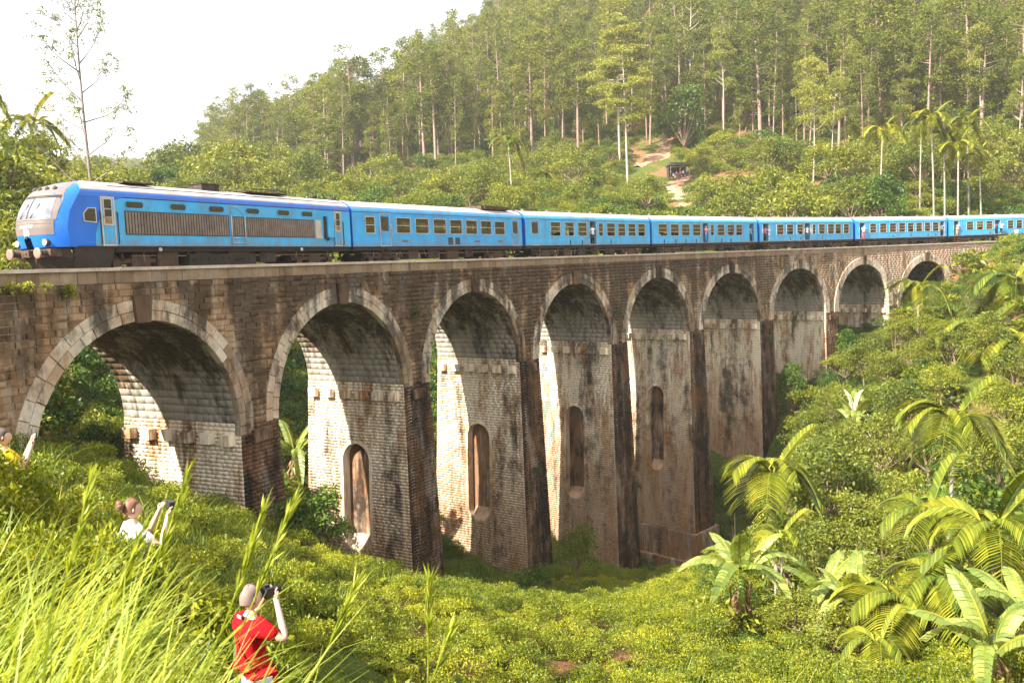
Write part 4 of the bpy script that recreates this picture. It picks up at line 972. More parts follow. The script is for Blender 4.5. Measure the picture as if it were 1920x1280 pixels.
def person_meshes(r_arm, l_arm, sit, hair, fingers):
    key = (r_arm, l_arm, sit, hair, fingers)
    if key in PCACHE: return PCACHE[key]
    J, E = body_joints(r_arm, l_arm, sit); b = MB(); mesh_into(b, skinned('body', J, E)); head_into(b, (0, .02, 1.635))
    if fingers: hand_into(b, J, 'R', -1); hand_into(b, J, 'L', 1)
    grow = lambda ks, k: {q: (J[q][0], (J[q][1] + k) if not isinstance(J[q][1], tuple) else J[q][1]) for q in ks}
    S = grow(['waist', 'chest', 'pelvis', 'shR', 'shL'], .034)
    S['neck'] = ((0, -.01, 1.425), .075)
    for n in 'RL':
        a, c = Vector(J['sh' + n][0]), Vector(J['el' + n][0]); S['sl' + n] = (tuple(a.lerp(c, .72)), .068)
    S['hem'] = ((0, 0, .78), .165)
    sh = skinned('shirt', S, [('waist', 'chest'), ('pelvis', 'waist'), ('pelvis', 'hem'), ('chest', 'neck'), ('chest', 'shR'), ('chest', 'shL'), ('shR', 'slR'), ('shL', 'slL')])
    T = grow(['pelvis', 'hiR', 'hiL', 'knR', 'knL', 'anR', 'anL'], .017); tr = skinned('trousers', T, [('pelvis', 'hiR'), ('pelvis', 'hiL'), ('hiR', 'knR'), ('hiL', 'knL'), ('knR', 'anR'), ('knL', 'anL')])
    hm = None
    if hair:
        h = MB(); n, k = 14, 7; vs = []
        for i in range(k + 1):
            ph = (math.pi * .62) * i / k
            for j in range(n):
                a = 2 * math.pi * j / n; back = max(0, -math.sin(a)); q = 1.0 + .08 * math.sin(j * 5.1 + i)
                cut = min(1, (math.pi * .62) * 1) ; pz = ph if math.sin(a) < .25 else min(ph, math.pi * .33)
                vs.append((.086 * math.sin(pz) * math.cos(a) * q, .02 + .108 * math.sin(pz) * math.sin(a) * q - .008, 1.64 + .132 * math.cos(pz) * q))
        h.add(vs, [(i*n+j, i*n+(j+1) % n, (i+1)*n+(j+1) % n, (i+1)*n+j) for i in range(k) for j in range(n)], 0, True)
        if hair == 'bun':
            for q in range(6):
                a = q * 1.05; h.tube([(.03 * math.cos(a), -.10, 1.70 + .03 * math.sin(a)), (.035 * math.cos(a), -.135, 1.70 + .035 * math.sin(a)), (.015 * math.cos(a), -.16, 1.70 + .015 * math.sin(a))], [.03, .035, .02], 7)
            h.tube([(0, -.06, 1.60), (.01, -.07, 1.54)], [.035, .01], 7)
        if hair == 'long': h.tube([(0, -.06, 1.66), (0, -.09, 1.55), (0, -.10, 1.38)], [.085, .075, .04], 9)
        hm = h.mesh('hair')
    PCACHE[key] = (b.mesh('body'), sh, tr, hm); return PCACHE[key]
def obj_mat(name, me, mat, parent):
    if not me.materials: me.materials.append(None)
    o = bpy.data.objects.new(name, me); col.objects.link(o); o.parent = parent; o.material_slots[0].link = 'OBJECT'; o.material_slots[0].material = mat; return o
def person(loc, face, label, shirt, trousers, skin=SKIN_B, hair='short', haircol=H_DARK, r='hang', l='hang', sit=False, scale=1.0, group=None, fingers=False, dress=False, parent_rot=None, lean=0.0):
    t = empty('person', loc, math.atan2(face[1], face[0]) - math.pi / 2); t.scale = (scale,) * 3; tag(t, label, 'person', group)
    if lean: t.rotation_euler = (-lean, 0, t.rotation_euler.z)
    b, s, p, h = person_meshes(r, l, sit, hair, fingers)
    obj_mat('body', b, skin, t); obj_mat('shirt', s, shirt, t)
    if dress:
        m = MB(); m.loft([[(rr * math.cos(a) * 1.15, rr * math.sin(a) + .01, z) for a in np.linspace(0, 2 * math.pi, 17)[:-1]] for rr, z in ((.125, 1.12), (.155, .95), (.19, .6), (.23, .12))]); m.build('skirt', [trousers], t)
    else: obj_mat('trousers', p, trousers, t)
    if h: obj_mat('hair', h, haircol, t)
    return t
def by_head(px, py, d, scale=1.0): p = ray(px, py, d); return (p[0], p[1], p[2] - 1.63 * scale)
F1 = (.72, .69)
red = person(by_head(468, 1122, 8.2), F1, 'shaven headed man in a red jersey photographing the train from the bushes', C_RED, C_JEAN, SKIN_A, 'short', pmat('shaved_scalp', (0.20, 0.14, 0.115), .7, var=.1, scale=9), 'camera', 'camera', fingers=True)
m = MB(); m.tube([(-.09, -.02, 1.43), (0, -.10, 1.49), (.09, -.02, 1.43), (.10, .12, 1.38)], .013, 6); m.box(-.035, .035, -.118, -.108, 1.475, 1.50, 1); m.build('camera_strap', [M_GEAR, C_WHITE], red)
m = MB(); m.box(.10, .30, -.16, .10, .78, .98, 0); m.box(.095, .305, -.165, -.155, .80, .96, 1); m.box(.296, .306, -.12, .04, .80, .95, 1); m.tube([(.2, -.1, .98), (.0, -.16, 1.25), (-.14, -.04, 1.45)], .014, 6); m.build('shoulder_bag', [C_RED, C_WHITE], red)
m = MB(); M1 = Matrix.Rotation(red.rotation_euler.z, 3, 'Z')
m.box(-.075, .075, .14, .21, 1.60, 1.70); m.box(-.03, .03, .15, .20, 1.70, 1.725); m.tube([(0, .21, 1.645), (0, .32, 1.645)], .038, 12)
gear = m.build('hand_camera', [M_GEAR]); gear.location = red.location; gear.rotation_euler = red.rotation_euler; tag(gear, 'black camera held to the eye of the man in red', 'camera')
wom = person(by_head(246, 955, 10.3), (.80, .60), 'woman in a white shirt with brown tied up hair taking a picture', C_WHITE, C_LJEAN, SKIN_A, 'bun', H_BROWN, 'phone', 'phone', fingers=True)
m = MB(); m.box(-.085, .10, .42, .47, 1.56, 1.66); m.tube([(0, .47, 1.61), (0, .53, 1.61)], .035, 12)
gear = m.build('compact_camera', [M_GEAR]); gear.location = wom.location; gear.rotation_euler = wom.rotation_euler; tag(gear, 'small camera held up by the woman in white', 'camera')
yel = person(by_head(4, 820, 12.3), (.86, .5), 'man in a yellow shirt holding up a phone by the first arch', C_YEL, C_JEAN, SKIN_A, 'short', H_GREY, 'phone', 'phone', fingers=True)
m = MB(); m.box(.13, .21, .42, .435, 1.52, 1.68)
gear = m.build('mobile_phone', [M_GEAR]); gear.location = yel.location; gear.rotation_euler = yel.rotation_euler; tag(gear, 'black phone held up by the man in yellow', 'phone')
# passengers: (carriage, position along it, kind, shirt, trousers, label)
def passenger(car, x, shirt, trousers, label, pose=('hang', 'rail'), y=-1.15, sit=False, out=0.0, dress=False, hair='short', group=None, lean=0.0, skin=SKIN_B):
    root, L = CARROOT[car]; z = .04 if not sit else -.40
    p = root.matrix_world @ Vector((x, y - out, z)); d = root.matrix_world.to_3x3() @ Vector((-.25, -1, 0)); sc_p = 1.0
    person(tuple(p), (d.x, d.y), label, shirt, trousers, skin, hair, H_DARK, *pose, sit=sit, scale=.97, group=group, dress=dress, lean=lean)
passenger('B', 9.28, C_WHITE, C_DARK, 'passenger in a white shirt and dark trousers standing in the doorway of the second carriage', out=.2)
passenger('C', 8.95, C_PINK, C_SARI, 'passenger in a long blue skirt leaning from a middle doorway', ('rail', 'rail'), out=.25, dress=True, hair='long', lean=.10)
passenger('C', 17.9, C_GREY, C_DARK, 'passenger in grey standing in the end doorway of the third carriage', out=.1)
passenger('D', 1.15, C_PINK, C_DARK, 'passenger in pink standing in the front doorway of the fourth carriage', out=.15)
passenger('D', 9.0, C_WHITE, C_SARI, 'passenger in white and blue standing in the middle doorway of the fourth carriage', ('rail', 'hang'), out=.2)
passenger('E', 1.35, C_WHITE, C_PINK, 'passenger in white leaning from the front doorway of the fifth carriage', out=.3, lean=.12)
passenger('E', 17.8, C_GREY, C_DARK, 'passenger in grey standing in the rear doorway of the fifth carriage', out=.15)
passenger('F', 1.5, C_WHITE, C_KHAKI, 'passenger in white and khaki leaning from the front doorway of the last carriage', ('rail', 'rail'), out=.3, lean=.12)
passenger('F', 9.4, C_PINK, C_DARK, 'passenger in pink standing in the middle doorway of the last carriage', out=.1)
passenger('F', 10.0, C_WHITE, C_DARK, 'passenger in white leaning far out of the middle doorway of the last carriage', ('rail', 'rail'), out=.45, lean=.2)
ORD = dict(A='first', B='second', C='third', D='fourth', E='fifth', F='last')
for car, x, sh in [('B', 5.9, C_PINK), ('B', 7.6, C_WHITE), ('B', 12.0, C_RED), ('C', 1.9, C_WHITE), ('C', 3.8, C_PINK), ('C', 5.5, C_GREY), ('C', 7.3, C_RED), ('C', 11.9, C_DARK), ('C', 13.7, C_PINK), ('D', 5.6, C_DARK), ('D', 7.6, C_WHITE), ('D', 11.9, C_GREY), ('E', 7.3, C_WHITE), ('E', 11.0, C_GREY), ('E', 14.6, C_RED), ('E', 16.3, C_WHITE), ('F', 8.1, C_PINK)]:
    cn = {'red_jersey': 'red', 'white_cotton': 'white', 'pink_cotton': 'pink', 'grey_cotton': 'grey', 'dark_trousers': 'dark clothes'}[sh.name]
    passenger(car, x, sh, C_DARK, 'seated passenger in %s at a window of the %s carriage' % (cn, ORD[car]), ('sill', 'lap'), -.98, True, group='passengers at the windows', hair=random.choice(['short', 'long']))
# people at the viaduct's far end and on the hill
p = BP(121.5, -.2, 0); person((p[0], p[1], float(ground_z(p[0], p[1])) + .02), (-.6, -.6), 'person in white clothes standing at the far end of the parapet', C_WHITE, C_WHITE)
p = BP(124.5, .3, 0); person((p[0], p[1], float(ground_z(p[0], p[1])) + .02), (-.6, -.4), 'person in pink beside the one in white at the end of the parapet', C_PINK, C_DARK, hair='long')
def gp(px, py, d): p = ray(px, py, d); return (p[0], p[1], float(ground_z(p[0], p[1])) + .02)
HUT = gp(1272, 326, 194)
hut = empty('shelter_hut', HUT, .12); tag(hut, 'small open thatched shelter on the hillside path above the train', 'hut')
M_THATCH = pmat('dark_thatch', (0.055, 0.038, 0.026), 0.95, var=0.4, scale=5, bmp=0.8); M_POST = pmat('grey_post', (0.32, 0.26, 0.2), 0.85)
m = MB(); m.add([(-2.6, -1.6, 2.3), (2.6, -1.6, 2.3), (2.6, 1.7, 2.4), (-2.6, 1.7, 2.4), (-2.2, .1, 3.2), (2.2, .1, 3.2)], [(0,1,5,4), (2,3,4,5), (1,2,5), (3,0,4), (3,2,1,0)]); m.build('roof', [M_THATCH], hut)
for x_ in (-2.2, 0, 2.2):
    for y_ in (-1.3, 1.4): m = MB(); m.tube([(x_, y_, -1.0), (x_, y_, 2.34)], .07, 6); m.build('post', [M_POST], hut)
m = MB(); m.box(-2.3, 2.3, 1.38, 1.48, -.5, 2.3); m.box(-2.3, -2.2, -.2, 1.4, -.5, 2.3); m.build('wall', [M_THATCH], hut)
for i, (dx, dy, c1) in enumerate([(-1.5, -1.9, C_WHITE), (-.7, -1.5, C_GREY), (.1, -1.8, C_PINK), (.8, -1.4, C_WHITE), (-.3, -2.6, C_RED), (1.5, -1.9, C_GREY)]):
    x_, y_ = HUT[0] + dx, HUT[1] + dy
    person((x_, y_, float(ground_z(x_, y_)) + .02), (0, -1), 'onlooker in %s standing by the hillside shelter' % {'white_cotton': 'white', 'grey_cotton': 'grey', 'pink_cotton': 'pink', 'red_jersey': 'red'}[c1.name], c1, C_DARK, group='onlookers by the shelter')
for i, (px_, c1) in enumerate([(1118, C_KHAKI), (1127, C_PINK), (1137, C_WHITE), (1147, C_KHAKI)]):
    q = gp(px_, 378, 163); person(q, (-.3, -1), 'onlooker on the bare red soil slope behind the second carriage', c1, C_KHAKI, group='onlookers on the red soil slope')
# ---------------------------------------------------------------- vegetation
L_TEA = leafmat('tea_leaf', (0.030,0.068,0.006), (0.165,0.205,0.010), (0.40,0.40,0.018), 0.32)
L_SHRUB = leafmat('shrub_leaf', (0.028,0.062,0.008), (0.150,0.190,0.014), (0.38,0.38,0.035), 0.34)
L_BROAD = leafmat('broad_tree_leaf', (0.026,0.055,0.008), (0.125,0.160,0.016), (0.30,0.31,0.04), 0.32)
L_DEEP = leafmat('deep_green_leaf', (0.014,0.045,0.007), (0.055,0.115,0.012), (0.14,0.20,0.02), 0.28)
L_PINE = leafmat('pine_needle', (0.034,0.058,0.009), (0.118,0.150,0.022), (0.26,0.275,0.05), 0.32, gloss=0.15)
L_GUM = leafmat('gum_leaf', (0.07,0.10,0.016), (0.18,0.21,0.035), (0.34,0.34,0.08), 0.32, gloss=0.2)
L_PALM = leafmat('palm_leaflet', (0.045,0.085,0.007), (0.165,0.20,0.013), (0.38,0.36,0.035), 0.34)
L_BANA = leafmat('banana_blade', (0.07,0.125,0.018), (0.20,0.26,0.045), (0.38,0.40,0.10), 0.36, gloss=0.5)
L_GRASS = leafmat('tall_grass_blade', (0.10,0.16,0.012), (0.27,0.33,0.03), (0.56,0.56,0.16), 0.40, patch=0.2)
L_TURF = leafmat('short_grass_blade', (0.03,0.07,0.007), (0.11,0.17,0.012), (0.27,0.31,0.03), 0.34)
L_DRY = leafmat('dead_leaf', (0.10,0.06,0.03), (0.22,0.14,0.07), (0.34,0.24,0.13), 0.25)
L_WHITE = leafmat('silver_frond', (0.20,0.24,0.14), (0.30,0.33,0.22), (0.42,0.44,0.32), 0.25)
B_PINE = pmat('pine_bark', (0.25, 0.165, 0.125), 0.9, var=0.4, scale=3, bmp=0.6)
B_PALE = pmat('pale_gum_bark', (0.36, 0.30, 0.245), 0.75, var=0.25, scale=1.5, dirt=(0.26, 0.18, 0.12), dirt_amt=0.7, bmp=0.3)
B_BROWN = pmat('brown_bark', (0.20, 0.135, 0.085), 0.9, var=0.4, scale=3, bmp=0.6)
B_PALM = pmat('ringed_palm_bark', (0.27, 0.24, 0.185), 0.8, var=0.25, scale=4, dirt=(0.16, 0.13, 0.09), dirt_amt=0.6)
B_SHAFT = pmat('green_crownshaft', (0.20, 0.30, 0.035), 0.4, var=0.15, scale=2)
def unit(v): return v / (np.linalg.norm(v, axis=-1, keepdims=True) + 1e-9)
def leaves(P, D, L, W, droop=0.15, rng=RNG):
    """diamond leaves from P pointing along D; returns verts, quads"""
    n = len(P); D = unit(D); up = unit(rng.normal(size=(n, 3)) + np.array([0, 0, 1.0])); S = unit(np.cross(D, up)); U = np.cross(S, D)
    L = np.broadcast_to(L, n)[:, None]; W = np.broadcast_to(W, n)[:, None]
    dr = np.array([0, 0, -1.0]) * L * droop
    V = np.stack([P, P + D * L * .45 + S * W * .5 + U * W * .12, P + D * L + dr, P + D * L * .45 - S * W * .5 + U * W * .12], 1).reshape(-1, 3)
    return V, np.arange(4 * n).reshape(n, 4)
def cluster(c, r, n, L, W, flat=0.7, outw=0.8, rng=RNG, droop=0.15, shell=0.45):
    d = unit(rng.normal(size=(n, 3))); d[:, 2] = np.where(rng.random(n) < .7, np.abs(d[:, 2]), d[:, 2])
    rr = r * (shell + (1 - shell) * rng.random(n)) ** 0.7
    P = c + d * rr[:, None] * np.array([1, 1, flat]); D = unit(d * outw + rng.normal(size=(n, 3)) * 0.6)
    return leaves(P, D, L * rng.uniform(.65, 1.3, n), W * rng.uniform(.7, 1.25, n), droop, rng)
def join(parts):
    V = []; F = []; b = 0
    for v, f in parts: V.append(v); F.append(f + b); b += len(v)
    return np.concatenate(V), np.concatenate(F)
def limb_mesh(name, segs, n=6):
    m = MB()
    for pts, rad in segs: m.tube(pts, rad, n, cap=False)
    return m.mesh(name)
# --- trunk + crown prototypes (mesh pairs)
def pine_proto(k):
    r = np.random.default_rng(100 + k); H = 1.0; h = 25.0
    lean = r.normal(0, .5, 2); pts = [(lean[0] * t * t, lean[1] * t * t, h * t) for t in np.linspace(-.06, 1, 9)]
    rad = [0.30 * (1 - t) ** .8 + .03 for t in np.linspace(0, 1, 9)]; segs = [(pts, rad)]; parts = []
    base = r.uniform(.26, .50); nc = 30
    for i in range(nc):
        t = base + (1 - base) * ((i + r.random()) / nc); a = r.uniform(0, 6.28)
        rm = 3.0 * math.sin(math.pi * min(1, (1 - t) / (1 - base) * .8 + .12)) ** .8 * r.uniform(.55, 1.1)
        c0 = np.array([lean[0] * t * t, lean[1] * t * t, h * t]); c = c0 + np.array([math.cos(a) * rm, math.sin(a) * rm, r.uniform(.2, 1.3)])
        segs.append(([tuple(c0), tuple((c0 + c) / 2 + np.array([0, 0, -.1])), tuple(c)], [.07, .05, .02]))
        parts.append(cluster(c, r.uniform(.9, 1.6), 105, .52, .20, .75, 1.0, r, .05, .2))
    for i in range(r.integers(2, 6)):
        t = r.uniform(.2, base); a = r.uniform(0, 6.28); c0 = np.array([lean[0]*t*t, lean[1]*t*t, h*t])
        segs.append(([tuple(c0), tuple(c0 + np.array([math.cos(a) * 1.3, math.sin(a) * 1.3, .3]))], [.04, .015]))
    return limb_mesh('trunk', segs, 5), npmesh('crown', *join(parts))
def gum_proto(k, layered=False):
    r = np.random.default_rng(200 + k); h = 30.0; lean = r.normal(0, 1.0, 2)
    cv = lambda t: np.array([lean[0] * t ** 1.6 + .25 * math.sin(5 * t + k), lean[1] * t ** 1.6, h * t])
    ts = np.linspace(-.04, 1, 12); segs = [([tuple(cv(t)) for t in ts], [.25 * (1 - .86 * max(t, 0)) + .02 for t in ts])]; parts = []
    for i in range(24):
        t = r.uniform(.42 if not layered else .45, 1.0); a = r.uniform(0, 6.28); ln = (5.5 if layered else 3.6) * (1.15 - t) * r.uniform(.7, 1.5) + .7
        c0 = cv(t); c = c0 + np.array([math.cos(a) * ln, math.sin(a) * ln, ln * (.25 if layered else .75)])
        segs.append(([tuple(c0), tuple(c0 * .5 + c * .5 + np.array([0, 0, -.25])), tuple(c)], [.10, .06, .02]))
        for q in range(5):
            cc = c + r.normal(0, .9, 3) * np.array([1, 1, .35]); parts.append(cluster(cc, r.uniform(1.0, 1.8), 85, .46, .22, .26 if layered else .65, .7, r, .1, .2))
    return limb_mesh('trunk', segs, 6), npmesh('crown', *join(parts))
def broad_proto(k, leaf=.26, ncl=26, h=8.0, spread=3.0, n=150, shape=1.0, low=None):
    r = np.random.default_rng(300 + k); segs = []; parts = []; fork = h * (low or r.uniform(.20, .30)); lean = r.normal(0, .25, 2)
    segs.append(([(0, 0, -.6), (lean[0] * .5, lean[1] * .5, fork * .5), (lean[0], lean[1], fork)], [.17 * h / 8, .13 * h / 8, .11 * h / 8]))
    for i in range(ncl):
        u = unit(r.normal(size=3)); u[2] = abs(u[2]) * 1.15 - .48
        rr = r.uniform(.55, 1.0) * (1 + .22 * math.sin(i * 2.4))
        c = np.array([lean[0], lean[1], fork + (h - fork) * .42]) + u * np.array([spread, spread, (h - fork) * .52 * shape]) * rr
        b0 = np.array([lean[0], lean[1], fork]); mid_ = b0 * .45 + c * .55 + np.array([0, 0, -.15 * h / 8])
        if i % 2 == 0: segs.append(([tuple(b0), tuple(mid_), tuple(c)], [.07 * h / 8, .045 * h / 8, .015]))
        parts.append(cluster(c, spread * r.uniform(.24, .44), n, leaf, leaf * .46, .72, .8, r, .2, .3))
    return limb_mesh('trunk', segs, 6), npmesh('crown', *join(parts))
def shrub_proto(k, R=.62, n=900, leaf=.085, h=.75):
    r = np.random.default_rng(400 + k); parts = []; ncl = 15
    for i in range(ncl):
        a = r.uniform(0, 6.28); q = R * math.sqrt(r.random()) * .85
        c = np.array([math.cos(a) * q, math.sin(a) * q, h * (.55 + .35 * (1 - (q / R) ** 2)) * r.uniform(.8, 1.1)])
        parts.append(cluster(c, R * r.uniform(.26, .42), n // ncl, leaf, leaf * .42, .7, .7, r, .1, .35))
    d = unit(r.normal(size=(n // 4, 3))); P = d * np.array([R, R, h * .6]) * .9 + np.array([0, 0, h * .3]); parts.append(leaves(P, d + r.normal(size=d.shape) * .4, leaf * r.uniform(.7, 1.2, len(d)), leaf * .4, .2, r))
    return npmesh('shrub', *join(parts))
def tuft_proto(k, n=70, H=.5, W=.016, spread=.22, bend=.6, seg=3):
    r = np.random.default_rng(500 + k); V = []; F = []
    for i in range(n):
        a = r.uniform(0, 6.28); p0 = np.array([r.normal(0, spread), r.normal(0, spread), -.05]); d = np.array([math.cos(a), math.sin(a), 0]); s = np.array([-d[1], d[0], 0])
        hh = H * r.uniform(.5, 1.25); b = bend * r.uniform(.2, 1.2) * hh; o = len(V)
        for j in range(seg + 1):
            t = j / seg; c = p0 + d * b * t ** 2 + np.array([0, 0, hh * (t - .32 * t ** 3 * bend)]); w = W * (1 - t ** 1.5) + .001
            V += [c - s * w, c + s * w]
        F += [(o + 2*j, o + 2*j + 1, o + 2*j + 3, o + 2*j + 2) for j in range(seg)]
    return npmesh('tuft', np.array(V), np.array(F))
def fern_proto(k):
    r = np.random.default_rng(600 + k); parts = []
    for i in range(11):
        a = r.uniform(0, 6.28); el = r.uniform(.5, 1.2); L = r.uniform(.7, 1.1); n = 26; t = np.linspace(.1, 1, n)
        c = np.stack([np.cos(a) * L * t * math.cos(el), np.sin(a) * L * t * math.cos(el), L * (t * math.sin(el) - .55 * t ** 2)], -1)
        s = np.array([-math.sin(a), math.cos(a), -.1])
        for q in (-1, 1): parts.append(leaves(c, s * q + np.array([math.cos(a), math.sin(a), 0]) * .5, .26 * np.sin(np.pi * t * .9 + .15), .05, .2, r))
    return npmesh('fern', *join(parts))
def proto_obj(name, me, mat):
    me.materials.append(mat); return bpy.data.objects.new(name, me)
def scatter(name, pts, protos, rot, scale, label, cat, tilt=None, kind='stuff'):
    """ground cover: prototypes from an unlinked collection instanced on points with geometry nodes"""
    pts = np.asarray(pts, np.float32); n = len(pts)
    me = bpy.data.meshes.new(name); me.vertices.add(n); me.vertices.foreach_set('co', pts.ravel())
    for nm, ty, arr in (('scl', 'FLOAT_VECTOR', np.asarray(scale, np.float32)), ('rot', 'FLOAT_VECTOR', np.asarray(rot, np.float32))):
        at = me.attributes.new(nm, ty, 'POINT'); at.data.foreach_set('vector', arr.ravel())
    at = me.attributes.new('idx', 'INT', 'POINT'); at.data.foreach_set('value', RNG.integers(0, len(protos), n).astype(np.int32))
    cc = bpy.data.collections.new(name + '_kinds')
    for p in protos: cc.objects.link(p)
    ng = bpy.data.node_groups.new(name, 'GeometryNodeTree'); ng.interface.new_socket('Geometry', in_out='INPUT', socket_type='NodeSocketGeometry'); ng.interface.new_socket('Geometry', in_out='OUTPUT', socket_type='NodeSocketGeometry')
    a, z = ng.nodes.new('NodeGroupInput'), ng.nodes.new('NodeGroupOutput')
    ci = ng.nodes.new('GeometryNodeCollectionInfo'); ci.inputs['Collection'].default_value = cc; ci.inputs['Separate Children'].default_value = True; ci.inputs['Reset Children'].default_value = True
    ip = ng.nodes.new('GeometryNodeInstanceOnPoints'); ip.inputs['Pick Instance'].default_value = True
    def attr(nm, ty):
        q = ng.nodes.new('GeometryNodeInputNamedAttribute'); q.data_type = ty; q.inputs['Name'].default_value = nm; return q.outputs['Attribute']
    mp = ng.nodes.new('GeometryNodeMeshToPoints'); L = ng.links
    L.new(a.outputs[0], mp.inputs['Mesh']); L.new(mp.outputs[0], ip.inputs['Points']); L.new(ci.outputs[0], ip.inputs['Instance'])
    L.new(attr('idx', 'INT'), ip.inputs['Instance Index']); L.new(attr('rot', 'FLOAT_VECTOR'), ip.inputs['Rotation']); L.new(attr('scl', 'FLOAT_VECTOR'), ip.inputs['Scale']); L.new(ip.outputs[0], z.inputs[0])
    o = link(name, me); md = o.modifiers.new('scatter', 'NODES'); md.node_group = ng
    tag(o, label, cat, kind=kind); return o
def rs(n, lo, hi, zvar=.2, tilt=.15):
    s = RNG.uniform(lo, hi, n); S = np.stack([s, s, s * RNG.uniform(1 - zvar, 1 + zvar, n)], -1)
    Rr = np.stack([RNG.normal(0, tilt, n), RNG.normal(0, tilt, n), RNG.uniform(0, 6.28, n)], -1); return Rr, S
def project(P):
    P = np.asarray(P) - CAM; c, s = math.cos(PITCH), math.sin(PITCH)
    d = P[:, 1] * c - P[:, 2] * s; u = P[:, 2] * c + P[:, 1] * s
    x = FPX * P[:, 0] / np.maximum(d, .01); y = -FPX * u / np.maximum(d, .01); cr, sr = math.cos(ROLL), math.sin(ROLL)
    return 960 + x * cr - y * sr, 640 + x * sr + y * cr, d
def area_pts(n, x0, x1, y0, y1, margin=250, keep=None):
    """random ground points that the place around the picture needs (outside the viaduct's masonry)"""
    x = RNG.uniform(x0, x1, n); y = RNG.uniform(y0, y1, n); z = ground_z(x, y)
    px, py, d = project(np.stack([x, y, z], -1)); ok = (d > 1.2) & (px > -margin) & (px < 1920 + margin) & (py < 1280 + margin * 2)
    s, off = bridge_so(x, y)
    # keep clear of the pier footprints and of the train on the end embankments
    pr = np.abs(((s / BAY) % 1.0) - .5) * BAY
    foot = (off > -1.0) & (off < WID + 1.0) & ((pr < 2.0) | (s < -5.2) | (s > 8 * BAY + 5.2))
    ok &= ~foot
    if keep is not None: ok &= keep(x, y, z, s, off, px, py, d)
    return np.stack([x, y, z], -1)[ok]
PEOPLE_XY = np.array([(red.location.x, red.location.y), (wom.location.x, wom.location.y), (yel.location.x, yel.location.y)])
def clear_people(x, y, r=.45):
    hx, hy = PEOPLE_XY[0]; dv = -np.array([hx, hy]) / np.hypot(hx, hy); u = (x - hx) * dv[0] + (y - hy) * dv[1]; w = (x - hx) * -dv[1] + (y - hy) * dv[0]
    return (np.min(np.hypot(x[:, None] - PEOPLE_XY[:, 0], y[:, None] - PEOPLE_XY[:, 1]), 1) > r) & ~((u > -.2) & (u < 3.2) & (np.abs(w) < .75))
# --- near tea slope
tea = [proto_obj('tea_bush', shrub_proto(k, .62, 1100, .068, .80), L_TEA) for k in range(5)]
shr = [proto_obj('shrub', shrub_proto(10 + k, 1.0, 1300, .105, 1.15), L_SHRUB) for k in range(5)]
shd = [proto_obj('dark_shrub', shrub_proto(20 + k, 1.0, 900, .14, 1.2), L_DEEP) for k in range(3)]
big = [proto_obj('big_leaf_plant', shrub_proto(50 + k, .85, 210, .34, 1.1), L_SHRUB) for k in range(3)]
def stick_proto(k):
    r = random.Random(k); m = MB()
    for i in range(7):
        a = r.uniform(0, 6.28); q = r.uniform(.2, .8); h = r.uniform(1.2, 2.6); m.tube([(0, 0, 0), (math.cos(a) * q * .5, math.sin(a) * q * .5, h * .55), (math.cos(a) * q * 1.2, math.sin(a) * q * 1.2, h)], [.014, .010, .004], 5, cap=False)
    return m.mesh('bare_stems')
stk = [proto_obj('bare_stems', stick_proto(k), B_BROWN) for k in range(3)]
tuf = [proto_obj('grass_tuft', tuft_proto(k, 80, .55, .012, .25), L_TURF) for k in range(4)]
frn = [proto_obj('fern', fern_proto(k), L_SHRUB) for k in range(3)]
P = area_pts(34000, -28, 36, 3.6, 66, keep=lambda x, y, z, s, o, px, py, d: (o < -1.6) & clear_people(x, y, .6) & (d > 4.2) & ((px < 1330) | (y < 34)))
# thin by distance so the near bushes stay separate mounds
gk = {}; kp = []
for i, q in enumerate(P):
    dm = .62 if q[0] < 0 and q[1] < 16 else .98; c_ = (int(q[0] // 1.0), int(q[1] // 1.0))
    if any(np.hypot(*(P[j][:2] - q[:2])) < dm for a in (-1, 0, 1) for b in (-1, 0, 1) for j in gk.get((c_[0] + a, c_[1] + b), ())): continue
    gk.setdefault(c_, []).append(i); kp.append(i)
P = P[kp]; Rr, S = rs(len(P), .75, 1.15, .25, .15); S = S * np.where((P[:, 0] < 0) & (P[:, 1] < 16), .95, 1.22)[:, None]
PH = []; SH = []
for (hx, hy) in PEOPLE_XY:                    # taller bushes the three photographers stand in
    dv = -np.array([hx, hy]) / np.hypot(hx, hy); sd_ = np.array([-dv[1], dv[0]])
    hk = {0: .60, 1: 1.08, 2: 1.25}[PEOPLE_XY[:, 0].tolist().index(hx)]
    for k in range(26):
        u, w = RNG.uniform(.40, 1.5), RNG.uniform(-1.3, 1.3); q = np.array([hx, hy]) + dv * u + sd_ * w
        PH.append((q[0], q[1], float(ground_z(q[0], q[1])) - .1)); SH.append(hk * (RNG.uniform(1.1, 1.5) if u < 1.1 else RNG.uniform(.9, 1.2)))
PH = np.array(PH); SH = np.array(SH); P = np.concatenate([P, PH]); Rr = np.concatenate([Rr, rs(len(PH), 1, 1)[0]]); S = np.concatenate([S, np.stack([SH * .8, SH * .8, SH * 1.1], -1)])
scatter('tea_bushes', P + np.array([0, 0, -.12]), tea, Rr, S, 'low clipped tea bushes with bright young leaves covering the near slope', 'tea bushes')
P = area_pts(26000, -60, 110, 3, 125, keep=lambda x, y, z, s, o, px, py, d: clear_people(x, y, .35) & (d > 3.5) & ((np.sin(x * .31) * np.cos(y * .27) > .35) | (o > -13) & (o < 12)) & (o < 60))
Rr, S = rs(len(P), .7, 1.7); scatter('ground_grass', P, tuf, Rr, S, 'short green grass on the valley floor and under the arches', 'grass')
P = area_pts(2600, -30, 60, 6, 80, keep=lambda x, y, z, s, o, px, py, d: clear_people(x, y, .8) & (d > 7)); Rr, S = rs(len(P), .5, 1.2)
scatter('ferns', P, frn, Rr, S, 'ferns growing between the bushes on the valley slopes', 'ferns')
